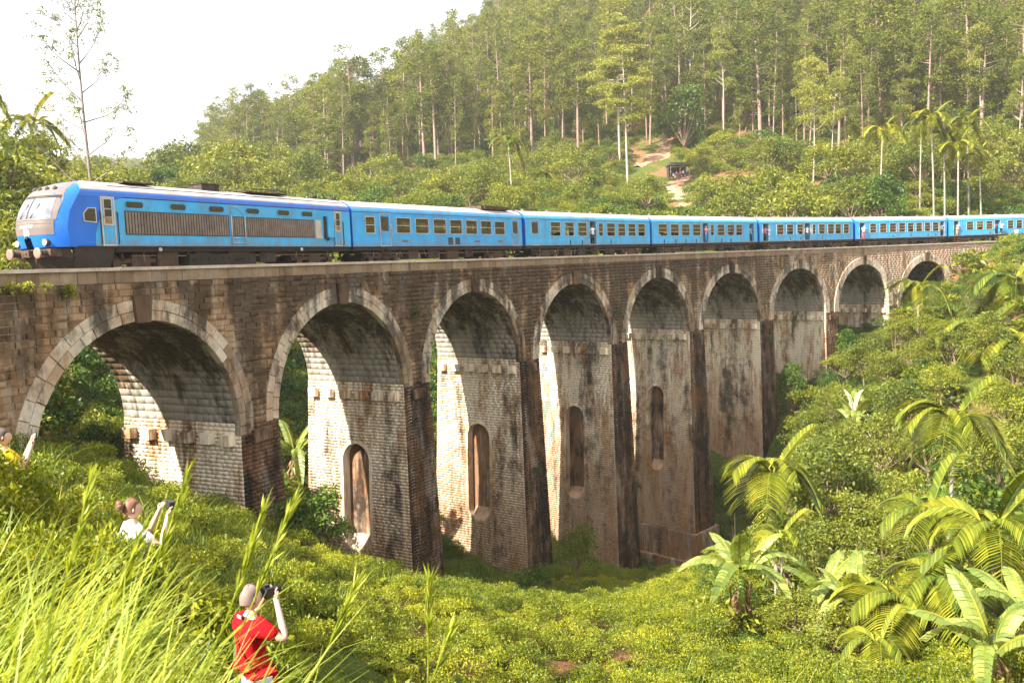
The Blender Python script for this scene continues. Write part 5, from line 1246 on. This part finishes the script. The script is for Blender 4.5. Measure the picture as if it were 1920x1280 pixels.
# --- shrubs: right slope, valley edge, behind the viaduct, foot of the hill
P = area_pts(9000, 2, 120, 14, 125, keep=lambda x, y, z, s, o, px, py, d: (o < -2.0) & (px > 1290 + (1250 - py) * .22) & (RNG.random(len(x)) < .42))
Rr, S = rs(len(P), .5, 1.2, .3); S = S * np.exp(RNG.normal(.1, .35, (len(P), 1))); nr = np.linalg.norm(P[:, :2], axis=1) < 30; scatter('near_slope_shrubs', P[nr], shr, Rr[nr], np.minimum(S[nr], .85), 'low yellow green shrubs at the bottom of the right hand slope', 'shrubs'); P, Rr, S = P[~nr], Rr[~nr], S[~nr]
scatter('slope_shrubs', P, shr + big + shd[:2] + stk[:1], Rr, S, 'yellow green leafy shrubs covering the right hand slope', 'shrubs')
P = area_pts(7000, -80, 100, 20, 150, keep=lambda x, y, z, s, o, px, py, d: (o > 8.6) & (o < 48)); Rr, S = rs(len(P), 1.0, 2.6, .3)
scatter('bank_shrubs', P, shr[:3] + shd, Rr, S, 'dense green undergrowth on the bank behind the viaduct', 'undergrowth')
P = area_pts(2600, -10, 90, 30, 125, keep=lambda x, y, z, s, o, px, py, d: (o > -9) & (o < 8.5) & (s > 4) & ((s > 58) | (RNG.random(len(x)) < .22)) & (np.abs(((s / BAY) % 1.0) - .5) * BAY > 2.4)); Rr, S = rs(len(P), .5, 1.25, .3)
scatter('pier_shrubs', P, shd, Rr, S, 'dark green bushes growing at the feet of the piers', 'bushes')
def bare(x, y): return (np.sin(x * .061 + 2) * np.cos(y * .047 + 1) + .4 * np.sin(x * .17 + y * .11)) > .62
P = area_pts(13000, -200, 230, 95, 300, keep=lambda x, y, z, s, o, px, py, d: (o > 40) & ~(bare(x, y) & (d < 230) & (px > 900)) & ~((np.abs(px - 1274) < 30) & (py > 300) & (py < 425)) & ~((px > 1085) & (px < 1178) & (d > 148) & (d < 176)) & ~((px > 1185) & (px < 1270) & (d > 196) & (d < 226))); Rr, S = rs(len(P), .9, 1.9, .3); S = S * np.exp(RNG.normal(.15, .38, (len(P), 1)))
scatter('hill_scrub', P, shr[:4] + shd[:1], Rr, S, 'scrub and young growth covering the foot of the forested hill', 'scrub')

# --- individual trees
def build_tree(name, protos, mats, x, y, h0, h, label, cat, group, widen=1.0, z=None, lean=0.0):
    tm, cm = protos; k = h / h0
    t = empty(name, (x, y, ground_z(x, y) if z is None else z), random.uniform(0, 6.28)); t.scale = (k * widen, k * widen, k)
    t.rotation_euler = (random.uniform(-.03, .03) + lean, random.uniform(-.03, .03), random.uniform(0, 6.28))
    tag(t, label, cat, group)
    for nm, me, mt in (('trunk', tm, mats[0]), ('crown', cm, mats[1])):
        if not me.materials: me.materials.append(mt)
        o = bpy.data.objects.new(nm, me); col.objects.link(o); o.parent = t
    return t
PINES = [pine_proto(k) for k in range(9)]; GUMS = [gum_proto(k) for k in range(3)]; ALB = [gum_proto(10 + k, True) for k in range(2)]
BROAD = [broad_proto(k) for k in range(6)]; BROADF = [broad_proto(20 + k, .42, 26, 10, 3.8, 90) for k in range(5)]; DEEP = [broad_proto(30 + k, .34, 34, 8, 2.6, 120, 1.2, .10) for k in range(3)]
def spot(px, d, py=500): p = ray(px, py, d); return p[0], p[1]
def toph(px, d, py): return ray(px, py, d)[2] - float(ground_z(*spot(px, d)))
# forest on the hill
n = 16000; fx = RNG.uniform(-330, 330, n); fy = RNG.uniform(150, 520, n); fz = ground_z(fx, fy)
px, py, d = project(np.stack([fx, fy, fz], -1))
lowlim = np.interp(px, [-200, 430, 640, 900, 1100, 1270, 1400, 1600, 1920, 2200], [340, 372, 352, 312, 300, 268, 285, 300, 300, 300])
ok = (px > -150) & (px < 2060) & (py < lowlim) & (py > -420) & (px > 380)
F3 = np.stack([fx, fy, fz], -1)[ok]; keepi = []; grid = {}
for i, p in enumerate(F3):
    c_ = (int(p[0] // 4.6), int(p[1] // 4.6))
    if any(np.hypot(*(F3[j][:2] - p[:2])) < 4.1 for a in (-1, 0, 1) for b in (-1, 0, 1) for j in grid.get((c_[0] + a, c_[1] + b), ())): continue
    grid.setdefault(c_, []).append(i); keepi.append(i)
F3 = F3[keepi]; px, py, d = project(F3)
vis = (px > -20) & (px < 1940) & (py > -120)
o_ = np.argsort(np.where(vis, d, 1e6)); near, far = o_[:296], o_[296:]
for i in near:
    pr_ = PINES[random.randrange(len(PINES))]
    build_tree('pine_tree', pr_, (B_PINE, L_PINE), F3[i][0], F3[i][1], 25.0, random.choice([random.uniform(13, 20), random.uniform(20, 27), random.uniform(24, 34)]), 'tall thin trunked pine in the dense forest on the hillside', 'tree', 'pines of the hillside forest', random.choice([random.uniform(.6, .9), random.uniform(.9, 1.25), random.uniform(1.2, 1.55)]))
fp = []
for tm, cm in PINES[:6]:
    m = MB()
    if not tm.materials: tm.materials.append(B_PINE)
    if not cm.materials: cm.materials.append(L_PINE)
    tv = np.empty(len(tm.vertices) * 3, np.float32); tm.vertices.foreach_get('co', tv); cv_ = np.empty(len(cm.vertices) * 3, np.float32); cm.vertices.foreach_get('co', cv_)
    tq = np.array([list(p.vertices) for p in tm.polygons]); cq = np.arange(len(cv_) // 3).reshape(-1, 4) + len(tv) // 3
    me = npmesh('far_pine', np.concatenate([tv, cv_]).reshape(-1, 3), np.concatenate([tq, cq]), np.r_[np.zeros(len(tq)), np.ones(len(cq))])
    me.materials.append(B_PINE); me.materials.append(L_PINE); fp.append(bpy.data.objects.new('far_pine', me))
Rr, S = rs(len(far), .62, 1.28, .2, .04); scatter('distant_forest', F3[far], fp, Rr, S, 'far pine forest rising up the hazy ridge', 'forest')
# far ridge and valley woods on the left
bfp = []
for tm, cm in BROADF[:4]:
    if not tm.materials: tm.materials.append(B_BROWN)
    if not cm.materials: cm.materials.append(L_BROAD)
    bfp.append(bpy.data.objects.new('far_broadleaf', cm))
P = area_pts(2600, -420, 120, 150, 900, 100, keep=lambda x, y, z, s, o, px, py, d: (px < 620) & (d > 150) & (o > 60)); Rr, S = rs(len(P), .8, 1.7, .3, .05)
scatter('valley_wood', P, bfp, Rr, S, 'hazy broadleaf woodland filling the far valley', 'woodland')
# scattered eucalypts and spreading trees in front of the forest: (picture column, depth, picture row of the top)
for i, (a, dd_, b) in enumerate([(1524, 150, 125), (1557, 170, 150), (1360, 215, 60), (1300, 232, -40), (1420, 235, 0), (1690, 190, 90), (1840, 180, 60), (1905, 170, 120), (1625, 215, 20)]):
    x, y = spot(a, dd_); build_tree('eucalyptus_tree', GUMS[i % 3], (B_PALE, L_GUM), x, y, 30.5, toph(a, dd_, b), 'tall eucalyptus with a bare pale trunk standing out in front of the pines', 'tree', 'pale trunked eucalypts below the forest', .8)
for i, (a, dd_, b) in enumerate([(1180, 178, 95), (1165, 205, 40), (622, 205, 225)]):
    x, y = spot(a, dd_); build_tree('albizia_tree', ALB[i % 2], (B_PALE, L_GUM), x, y, 30.5, toph(a, dd_, b), ['tall albizia with layered flat branches and a bare pale lower trunk', 'second albizia close behind the layered one, taller at the forest edge', 'slim albizia rising above the bushes behind the locomotive'][i], 'tree', None, 1.05)
for i, (a, dd_, b) in enumerate([(1290, 212, 140), (1250, 220, 205), (1660, 128, 300)]):
    x, y = spot(a, dd_); build_tree('dark_round_tree', DEEP[i % 3], (B_BROWN, L_DEEP), x, y, 8.0, toph(a, dd_, b), ['large dark green round tree above the thatched hut', 'smaller dark green tree beside the large one above the hut', 'glossy dark green tree right behind the last carriages'][i], 'tree', None, .8)
bl = [(1400,140,300),(1450,135,285),(1340,150,310),(1370,132,330),(1480,128,300),(1590,132,310),(1560,150,250),(1720,138,325),(1880,150,290),(1830,146,320),(1920,152,300),(1760,160,230),(1620,160,260),
      (880,150,315),(850,165,300),(800,160,330),(740,170,310),(690,175,320),(720,200,270),(640,160,335),(930,180,280),(1010,190,300),(1090,180,265),(1230,165,345),(1150,160,360),(1060,200,255),(570,150,330),(530,170,315),(500,150,340),(1850,165,200),(1900,150,230)]
for _ in range(85):                      # more of the same wood between the railway and the pines
    dd_ = random.uniform(138, 235); a = random.uniform(640, 1915); p = spot(a, dd_); gz_ = float(ground_z(*p)); _, gr, _ = project(np.array([[p[0], p[1], gz_]]))
    if abs(a - 1275) < 45 or (1080 < a < 1180 and dd_ < 175): continue
    bl.append((a, dd_, float(gr[0]) - random.uniform(4.5, 12.5) / dd_ * FPX))
for a, dd_, b in bl:
    x, y = spot(a, dd_); build_tree('broadleaf_tree', BROADF[random.randrange(5)], (B_BROWN, L_BROAD), x, y, 10.2, max(4.5, toph(a, dd_, b)), 'bushy yellow green broadleaf tree at the foot of the forested hill', 'tree', 'bushy trees at the foot of the hill', random.uniform(.85, 1.2))
ll = [(20,62,210),(75,70,225),(-30,60,190),(120,78,265),(50,85,200),(150,84,300),(90,58,300),(20,52,330),(200,92,290),(235,100,275),(275,110,290),(180,120,285),(250,80,345),(60,105,215),(330,130,315),(420,150,270),(395,165,250),(450,160,240),(465,190,235),(385,120,335),(130,60,345)]
for a, dd_, b in ll:
    x, y = spot(a, dd_); build_tree('leafy_tree', BROAD[random.randrange(6)] if dd_ < 90 else BROADF[random.randrange(5)], (B_BROWN, L_BROAD), x, y, 8.2 if dd_ < 90 else 10.2, max(4.0, toph(a, dd_, b)), 'leafy tree in the valley wood behind the locomotive', 'tree', 'trees behind the locomotive', random.uniform(.8, 1.1))
x, y = spot(318, 140); build_tree('conical_tree', DEEP[1], (B_BROWN, L_DEEP), x, y, 8.0, toph(318, 140, 288), 'dark green conical tree alone in the hazy valley gap above the locomotive', 'tree', None, .7)
# trees on the right slope: (column, depth, top row)
rl = [(1560,46,790),(1520,50,820),(1480,58,860),(1590,42,880),(1620,48,850),(1640,62,740),(1700,66,690),(1560,66,770),(1600,78,700),(1660,84,640),(1720,82,620),(1790,78,590),(1850,72,570),(1890,66,620),(1900,58,690),(1840,54,760),
      (1880,44,760),(1700,44,860),(1660,40,920),(1540,36,940),(1490,40,930),(1620,33,1010),(1570,31,1060),(1500,30,1100),(1560,27,1130),(1650,28,1080),(1740,92,575),(1840,92,545),(1690,95,590),(1630,98,610),(1560,86,705),(1525,84,745),(1595,92,645),(1545,78,790),(1620,90,620),(1500,74,850),(1580,70,780),(1660,74,700),(1770,70,660),(1740,58,760)]
for i, (a, dd_, b) in enumerate(rl):
    x, y = spot(a, dd_, 900); h = max(2.2, ray(a, b, dd_)[2] - float(ground_z(x, y)))
    build_tree('slope_tree', BROAD[i % 6], (B_PALE if i % 3 == 0 else B_BROWN, L_SHRUB), x, y, 8.2, h, '%s tree with %s and bright leaves on the right hand slope' % ('tall bushy' if h > 6 else 'low bushy' if h < 3.5 else 'mid sized bushy', 'a pale trunk' if i % 3 == 0 else 'a brown trunk'), 'tree', 'small trees on the right hand slope', 1.0 if h > 5 else 1.35)
x, y = spot(1680, 98, 600); build_tree('grey_shrub', BROAD[2], (B_PALE, L_GUM), x, y, 8.2, 5.0, 'grey green leafy bush against the pier between the last two arches', 'bush', None, .9)
x, y = spot(1590, 97, 600); build_tree('dark_shrub', DEEP[0], (B_BROWN, L_DEEP), x, y, 8.0, 6.5, 'dark green bush hiding the foot of the eighth arch', 'bush', None, .8)
x, y = spot(1480, 92, 650); build_tree('dark_shrub', DEEP[2], (B_BROWN, L_DEEP), x, y, 8.0, 7.5, 'dark green sapling in the shade under the seventh arch', 'bush', None, .6)
x, y = spot(585, 36, 1000); build_tree('dark_bush', DEEP[1], (B_BROWN, L_DEEP), x, y, 8.0, 4.2, 'dense dark green bush at the foot of the second pier', 'bush', None, 1.1)
x, y = spot(1080, 60, 1000); build_tree('sapling', BROAD[4], (B_BROWN, L_DEEP), x, y, 8.2, 5.0, 'slender green sapling at the foot of the fourth pier', 'bush', None, .8)
# sparse tall tree on the left
def sparse_tree():
    r = np.random.default_rng(77); h = 24.0; cv = lambda t: np.array([-.75 * t ** 1.3 + .15 * math.sin(6 * t), .4 * t, h * t])
    ts = np.linspace(-.05, 1.0, 16); segs = [([tuple(cv(t)) for t in ts], [.20 * (1 - .9 * max(t, 0)) + .015 for t in ts])]; parts = []
    br = [(.40,1,3.4,.25),(.42,.35,2.4,.9),(.50,-1,5.0,.75),(.53,1,4.2,.45),(.57,-.8,3.4,.8),(.60,1,3.6,.5),(.66,-1,3.6,.5),(.68,.9,3.8,.6),(.73,-1,3.2,.9),(.75,1,2.8,1.1),(.80,-1,3.2,.8),(.82,1,2.6,1.0),(.86,-.9,2.6,1.0),(.88,1,2.4,1.0),(.92,-1,2.0,.9),(.95,1,1.6,.9),(.98,-.6,1.3,1.0),(.63,-.2,2.5,.7),(.78,.1,2.4,.8),(.9,.2,1.8,.8)]
    for t, sx, ln, up in br:
        c0 = cv(t); dy = r.normal(0, .5); d = unit(np.array([sx, dy, up])); c1 = c0 + d * ln * .5 + np.array([0, 0, -.12]); c2 = c0 + d * ln + np.array([0, 0, .15])
        segs.append(([tuple(c0), tuple(c1), tuple(c2)], [.05, .03, .008]))
        for q in range(9):
            b0 = c0 + (c2 - c0) * r.uniform(.35, 1.0); b1 = b0 + unit(d + r.normal(0, .7, 3)) * r.uniform(.5, 1.3); segs.append(([tuple(b0), tuple(b1)], [.022, .006]))
            for w in range(2):
                parts.append(cluster(b1 + r.normal(0, .18, 3), r.uniform(.14, .40), r.integers(8, 24), .17, .08, .7, .6, r, .3, .1))
    return limb_mesh('trunk', segs, 6), npmesh('crown', *join(parts))
x, y = spot(186, 58); tm, cm = sparse_tree(); t = build_tree('sparse_tree', (tm, cm), (pmat('grey_brown_bark', (0.19, 0.15, 0.125), 0.9, var=.3), L_BROAD), x, y, 24.0, ray(150, -12, 58)[2] - float(ground_z(x, y)), 'tall thin tree with sparse feathery branches standing against the white sky', 'tree', None)
t.rotation_euler = (0, 0, 0); t.scale = (t.scale[0] * .78, t.scale[1] * .78, t.scale[2])
# --- areca palms
def frond_mesh(k, L=2.2, droop=.9, leaf=.62, n=30, up=.9):
    r = np.random.default_rng(700 + k); t = np.linspace(0, 1, 12)
    def rach(t): return np.stack([L * (t * .86), 0 * t, L * (up * t - droop * t ** 2.2)], -1)
    V = []; F = []; m = MB(); pts = rach(t); m.tube([tuple(p) for p in pts], [.035 * (1 - .8 * q) for q in t], 5, cap=False)
    for i in range(n):
        q = .16 + .84 * i / (n - 1); c = rach(np.array([q]))[0]; tg = unit(rach(np.array([min(1, q + .02)]))[0] - rach(np.array([q - .02]))[0])
        ln = 1.25 * leaf * (.55 + .75 * math.sin(math.pi * (q * .82 + .1))) * r.uniform(.9, 1.1)
        for sg in (-1, 1):
            out = unit(tg * .75 + np.array([0, sg * .95, .32 if q < .9 else 0])); w = .046 * L / 2.2
            s = unit(np.cross(out, np.array([0, 0, 1.0])))
            p = [c, c + out * ln * .5 + np.array([0, 0, -.05 * ln]), c + out * ln + np.array([0, 0, -.38 * ln])]
            b = len(m.v); vs = [p[0] - s * w * .5, p[0] + s * w * .5, p[1] - s * w, p[1] + s * w, p[2]]
            m.add(vs, [(0,1,3,2), (2,3,4)])
    return m.mesh('frond')
FRONDS = [frond_mesh(0), frond_mesh(1, 2.3, 1.25, .66, 30, .8), frond_mesh(2, 2.0, .45, .55, 28, 1.35), frond_mesh(3, 2.2, 1.6, .7, 30, .7)]
for f_ in FRONDS: f_.materials.append(L_PALM)
def palm(a, dd_, crown_row, scale, label, nf=9, shaft=True, base=900):
    x, y = spot(a, dd_, base); z = float(ground_z(x, y)); top = ray(a, crown_row, dd_)[2]; h = max(.6, top - z)
    t = empty('areca_palm', (x, y, z)); tag(t, label, 'palm', 'areca palms')
    m = MB(); lean = random.uniform(-.04, .04) * h; n = max(6, int(h * 3)); pts = []; rad = []
    for i in range(n + 1):
        q = i / n; pts.append((lean * q * q, 0, -.3 + (h + .3 - .9 * scale) * q)); rad.append(.085 * scale * (1.15 - .3 * q) * (1.03 if i % 2 else 1.0))
    m.tube(pts, rad, 9); m.build('trunk', [B_PALM], t)
    e_ = pts[-1]
    m = MB(); m.tube([(e_[0], 0, e_[2] - .02), (e_[0], 0, e_[2] + .3 * scale), (e_[0], 0, e_[2] + .95 * scale)], [.10 * scale, .115 * scale, .05 * scale], 9); m.build('crownshaft', [B_SHAFT], t)
    for i in range(nf):
        o = bpy.data.objects.new('frond', FRONDS[[2, 0, 0, 1, 0, 1, 3, 1, 3, 0][i % 10]]); col.objects.link(o); o.parent = t; o.location = (e_[0], 0, e_[2] + .85 * scale)
        o.rotation_euler = (random.uniform(-.15, .15), random.uniform(-.25, .12), i * 2.399 + random.uniform(-.3, .3)); k = scale * random.uniform(.85, 1.15); o.scale = (k, k, k)
    m = MB(); r = random.Random(int(a))
    for i in range(14):
        an = r.uniform(0, 6.28); m.tube([(e_[0], 0, e_[2]), (e_[0] + math.cos(an) * .25 * scale, math.sin(an) * .25 * scale, e_[2] - .02), (e_[0] + math.cos(an) * .42 * scale, math.sin(an) * .42 * scale, e_[2] - .35 * scale)], .012 * scale, 4, cap=False)
    m.build('fruit_stalk', [L_DRY], t)
    return t
for q in [(1780,38,790,1.1,'areca palm with a tall pale trunk standing free on the right slope',10),(1868,27,1000,1.05,'areca palm with large arching fronds beside the banana clump',11),
          (1745,34,975,1.05,'young areca palm with narrow fronds just left of the pale trunked palm',8),(1765,27,1100,1.0,'low areca palm between the two larger palms',9),(1690,27,1140,.95,'small areca palm spreading low over the shrubs',9),
          (1455,41,890,1.2,'areca palm with a thin stem rising beside the bridge side shrubs',9),(1468,33,1010,.6,'short young palm behind the big banana plant',7),(1835,80,640,2.3,'large drooping palm on the upper right slope',11),(1895,88,535,2.0,'bright young palm near the end of the viaduct',9),
          (1650,25,1220,.6,'small palm among the shrubs at the bottom of the right slope',8),(1905,72,690,2.2,'palm with yellowing fronds below the upper slope',9),(1720,96,545,1.6,'low palm on the slope beside the last arch',8)]:
    palm(*q)
for i, q in enumerate([(1748,130,232,1.5),(1768,132,262,1.5),(1792,128,285,1.5),(1812,134,240,1.5),(1722,136,250,1.4),(1835,130,300,1.3),(1650,140,255,1.5)]):
    palm(*q, 'slender areca palm in the clump of palms behind the last carriages', 9)
palm(975, 165, 275, 1.9, 'twin height areca palm standing alone on the scrub slope behind the train', 9); palm(1030, 168, 340, 1.8, 'short palm on the scrub slope behind the second carriage', 9)
palm(8, 70, 172, .9, 'palm with drooping fronds above the trees at the left edge', 9); palm(105, 84, 243, 1.5, 'areca palm rising from the valley wood near the sparse tall tree', 9); palm(45, 78, 205, .9, 'short crowned palm among the leafy trees behind the locomotive', 8)
# --- banana plants
def banana_leaf(k, L=2.1, W=.30, droop=.8, torn=True):
    r = np.random.default_rng(800 + k); m = MB(); n = 22
    cen = lambda t: np.array([L * .72 * t, 0.0, L * (.95 * t - droop * t ** 2.1)])
    prof = lambda t: W * (math.sin(math.pi * min(1, t * .93 + .06)) ** .55)
    for sg in (-1, 1):
        i = 0
        while i < n:
            w_ = 1 if not torn else int(r.integers(1, 3)); j = min(n, i + w_); tw = r.uniform(-.10, .10) if torn else 0; dr = r.uniform(.0, .18)
            a, b = .12 + .88 * i / n, .12 + .88 * j / n - (.006 if torn else 0)
            V = []
            for t in (a, b):
                c = cen(t); p = prof(t); V += [c, c + np.array([.04 * L, sg * p * .55, .10 * p]), c + np.array([.09 * L + tw * .2, sg * p, -dr * p - .12 * p])]
            m.add(V, [(0,1,4,3), (1,2,5,4)]); i = j
    m.tube([tuple(cen(t)) for t in np.linspace(-.02, 1, 10)], [.035 * (1 - .85 * t) + .004 for t in np.linspace(0, 1, 10)], 5, m=1, cap=False)
    me = m.mesh('leaf'); me.materials.append(L_BANA); me.materials.append(L_PALM); return me
BLEAF = [banana_leaf(0, 2.1, .25), banana_leaf(1, 2.2, .25, 1.1), banana_leaf(2, 2.0, .25, .45), banana_leaf(3, 2.0, .22, 1.5)]
def banana(a, dd_, row, scale, label, nl=9, base=1000, dead=True):
    x, y = spot(a, dd_, base); z = float(ground_z(x, y)); top = ray(a, row, dd_)[2]; h = max(.5, top - z)
    t = empty('banana_plant', (x, y, z), random.uniform(0, 6)); tag(t, label, 'banana plant', 'banana plants')
    m = MB(); m.tube([(0, 0, -.3), (.02, 0, h * .5), (.0, .02, h)], [.17 * scale, .14 * scale, .07 * scale], 10); m.build('stem', [B_SHAFT], t)
    for i in range(nl):
        o = bpy.data.objects.new('leaf', BLEAF[i % 4 if i > 1 else 2]); col.objects.link(o); o.parent = t; o.location = (0, 0, h - .05)
        k = scale * random.uniform(.85, 1.15); o.scale = (k, k * 1.1, k); o.rotation_euler = (random.uniform(-.2, .2), random.uniform(-.45, .15), i * 2.399 + random.uniform(-.3, .3))
    if dead:
        m = MB()
        for i in range(44):
            an = random.uniform(0, 6.28); rr_ = random.uniform(.14, .24) * scale; q = random.uniform(.5, 1.0) * h
            p0 = Vector((math.cos(an) * rr_ * .7, math.sin(an) * rr_ * .7, q)); p1 = p0 + Vector((math.cos(an) * .22, math.sin(an) * .22, -.25)) * scale; p2 = Vector((math.cos(an) * rr_ * 1.5, math.sin(an) * rr_ * 1.5, max(.1, q - random.uniform(.7, 1.4))))
            sd_ = Vector((-math.sin(an), math.cos(an), 0)) * random.uniform(.02, .06) * scale; m.add([p0 - sd_ * .3, p0 + sd_ * .3, p1 + sd_, p1 - sd_, p2 + sd_ * .8, p2 - sd_ * .8], [(0,1,2,3), (3,2,4,5)])
        m.build('dead_leaves', [L_DRY], t)
    return t
for q in [(1390,32,1075,1.25,'large banana plant with a brown shaggy stem at the foot of the slope',11,1150),(1545,31,1110,1.1,'banana plant with torn broad leaves among the slope shrubs',8,1150),(1600,28,1135,1.0,'smaller banana plant beside the torn leaved one',7,1150),
          (1860,18.5,1225,.95,'banana plant with long pale leaves in the lower right corner',11,1250),(1925,21,1150,.95,'upright banana plant behind the corner clump',8,1250),(1590,30,1240,.7,'young banana plant low on the slope',6,1250),
          (552,58,850,1.6,'banana plant seen through the second arch beside the first pier',8,850),(535,62,905,1.4,'lower banana plant behind the first pier',7,850)]:
    banana(*q)
t = banana(1600, 75, 790, 1.7, 'banana plant with two silvery white leaves high on the slope', 7, 760, False)
for i in range(2):
    me = BLEAF[2].copy(); me.materials.clear(); me.materials.append(L_WHITE); me.materials.append(L_WHITE)
    o = link('silver_leaf', me, t); h_ = max(c.location.z for c in t.children if c.name.startswith('leaf')); o.location = (0, 0, h_ - .1); o.scale = (1.5, 1.0, 2.0); o.rotation_euler = (0, -.6, 1.2 + 2.6 * i)
# --- tall grass in the left foreground
def tall_grass():
    r = np.random.default_rng(900); V = []; F = []; MI = []
    def blade(p0, d, L, W, bend, seg=7, mi=0):
        tip = p0 + d * L * .9 + unit(np.array([d[0], d[1], 0]) + 1e-6) * bend * L * .8; qx, qy, qd = project(tip[None])
        if qx[0] > 640 or (qx[0] > 360 and qy[0] < 1160 and r.random() < .93) or qd[0] < .4: return None
        s = unit(np.cross(d, np.array([0, 0, 1.0])) + r.normal(0, .15, 3)); o = len(V)
        dirh = unit(np.array([d[0], d[1], 0]) + 1e-6)
        for j in range(seg + 1):
            t = j / seg; c = p0 + d * L * t + dirh * bend * L * t ** 2.2 + np.array([0, 0, -1.0]) * bend * L * .75 * t ** 2.6
            w = W * min(1, .45 + t * 3) * (1 - t ** 2.4) + .0006; V.append(c - s * w); V.append(c + s * w)
        for j in range(seg): F.append((o + 2*j, o + 2*j + 1, o + 2*j + 3, o + 2*j + 2)); MI.append(mi)
        return c
    cl = []
    for i in range(420):
        y = r.uniform(1.3, 5.2); pxx = r.uniform(-320, 240); cl.append((( pxx - 960) / FPX * y, y))
    for i in range(26):
        y = r.uniform(2.5, 4.5); pxx = r.uniform(-200, 250); cl.append(((pxx - 960) / FPX * y, y))
    for (x, y) in cl:
        z = float(ground_z(x, y)); nb_ = r.integers(4, 9); col_ = x / y * FPX + 960
        # height above the ground that brings the tips to the ragged top edge of the clump
        rim = np.interp(col_, [-250, 0, 150, 260, 330, 420], [930, 950, 1000, 1110, 1240, 1310]); zt_ = CAM[2] - (rim - 520) / FPX * y; full = max(.35, zt_ - z)
        for j in range(nb_):
            p0 = np.array([x + r.normal(0, .07), y + r.normal(0, .07), z - .05]); a = r.normal(.2, .9); lean = r.uniform(.10, .6)
            d = unit(np.array([math.cos(a) * lean, math.sin(a) * lean, 1.0])); blade(p0, d, full * r.uniform(.55, 1.15), r.uniform(.0035, .0105), r.uniform(.10, .6))
    return V, F, MI, r, blade
V, F, MI, r_, blade_ = tall_grass()
def seedhead(a, dd_, row, base_row, lean):
    """flowering stalk: thin stem with a narrow plume"""
    top = ray(a, row, dd_); b = ray(a - lean, base_row, dd_); r = r_; n = 12
    pts = [b + (top - b) * t + np.array([0, 0, -.06 * math.sin(math.pi * t)]) for t in np.linspace(0, 1, n)]
    for i in range(n - 1):
        for q in range(2):
            s = np.array([.0035, 0, 0]) if q else np.array([0, .0035, 0]); o = len(V); V.extend([pts[i] - s, pts[i] + s, pts[i+1] + s, pts[i+1] - s]); F.append((o, o+1, o+2, o+3)); MI.append(0)
    ax = unit(top - b)
    for i in range(90):
        t = r.uniform(.62, 1.0); c = b + (top - b) * t + np.array([0, 0, -.06 * math.sin(math.pi * t)]); d = unit(ax * 1.0 + r.normal(0, .16, 3)); s = unit(np.cross(d, r.normal(size=3))); L = r.uniform(.05, .12) * dd_ / 3.5; w = .0045
        o = len(V); V.extend([c, c + d * L * .5 + s * w, c + d * L, c + d * L * .5 - s * w]); F.append((o, o+1, o+2, o+3)); MI.append(0)
for q in [(168,2.6,905,1330,130),(352,3.4,885,1340,180),(492,2.9,955,1330,150),(545,3.6,948,1340,180),(668,3.4,1090,1340,140),(804,3.6,1092,1330,4),(838,3.5,1190,1310,60),(262,2.8,1000,1340,160)]: seedhead(*q)
tag(link('tall_grass', npmesh('tall_grass', np.array(V), np.array(F)), None, [L_GRASS]), 'tall pale yellow green grass blades and seed heads on the near bank', 'grass', kind='stuff')
P = area_pts(900, -22, 6, 8, 34, keep=lambda x, y, z, s, o, px, py, d: (o < -1) & clear_people(x, y, .7) & (px < 520)); tall = [proto_obj('long_tuft', tuft_proto(40 + k, 46, 1.15, .011, .2, .9, 4), L_GRASS) for k in range(3)]
Rr, S = rs(len(P), .5, 1.15); scatter('long_grass', P[::2], tall, Rr[::2], S[::2], 'longer arching grass scattered over the bank by the first arch', 'grass')
# ferns and weeds rooted in the masonry
for s_, h_, o_, lb in ((19.4, -3.2, -.1, 'weed tuft growing from the wall above the second pier'), (45.0, -4.6, -.1, 'weed tuft growing from the wall above the fourth pier'), (70.9, -9.5, -.2, 'weed clump rooted on the corbel of the sixth pier'), (97.0, -6.2, -.1, 'weed clump above the eighth pier near the last arch'), (32.2, -15.5, -.5, 'small fern rooted on the end of the third pier')):
    t = empty('wall_weed', BP(s_, o_, h_)); tag(t, lb, 'plant', 'weeds on the masonry')
    link('foliage', npmesh('foliage', *join([cluster(RNG.normal(0, .16, 3), .25, 60, .13, .05, .8, .8) for _ in range(5)])), t, [L_DEEP])
# creepers on the parapet
for a_, n_l in ((-5.6, 1), (-4.9, 1), (-3.4, 1)):
    p = BP(a_, -.1, -.75); m = empty('wall_plant', p); tag(m, ['leafy creeper clump growing from the wall under the coping', 'leafy creeper clump growing from the wall under the coping', 'small creeper tuft on the wall below the locomotive'][[-5.6, -4.9, -3.4].index(a_)], 'plant', 'creepers on the parapet wall')
    me = npmesh('foliage', *join([cluster(np.array([0, -.05, 0]) + RNG.normal(0, .2, 3) * np.array([1.6, .3, .5]), .22, 90, .12, .05, .7, .8) for _ in range(5)])); link('foliage', me, m, [L_SHRUB])
# ---------------------------------------------------------------- haze
zlo = float(GZ.min()) - 3
hm, hn, hl = nodes('valley_haze'); hn.remove(hn['Principled BSDF'])
pv = hn.new('ShaderNodeVolumePrincipled'); pv.inputs['Color'].default_value = (0.93, 0.92, 0.88, 1); pv.inputs['Density'].default_value = 0.00027; pv.inputs['Anisotropy'].default_value = 0.35
hl.new(pv.outputs[0], hn['Material Output'].inputs['Volume'])
hz = MB(); hz.box(-1600, 1600, -120, 2500, zlo, 260.0); hz = hz.build('haze', [hm]); tag(hz, 'thin pale haze hanging over the whole valley', 'haze', kind='stuff')
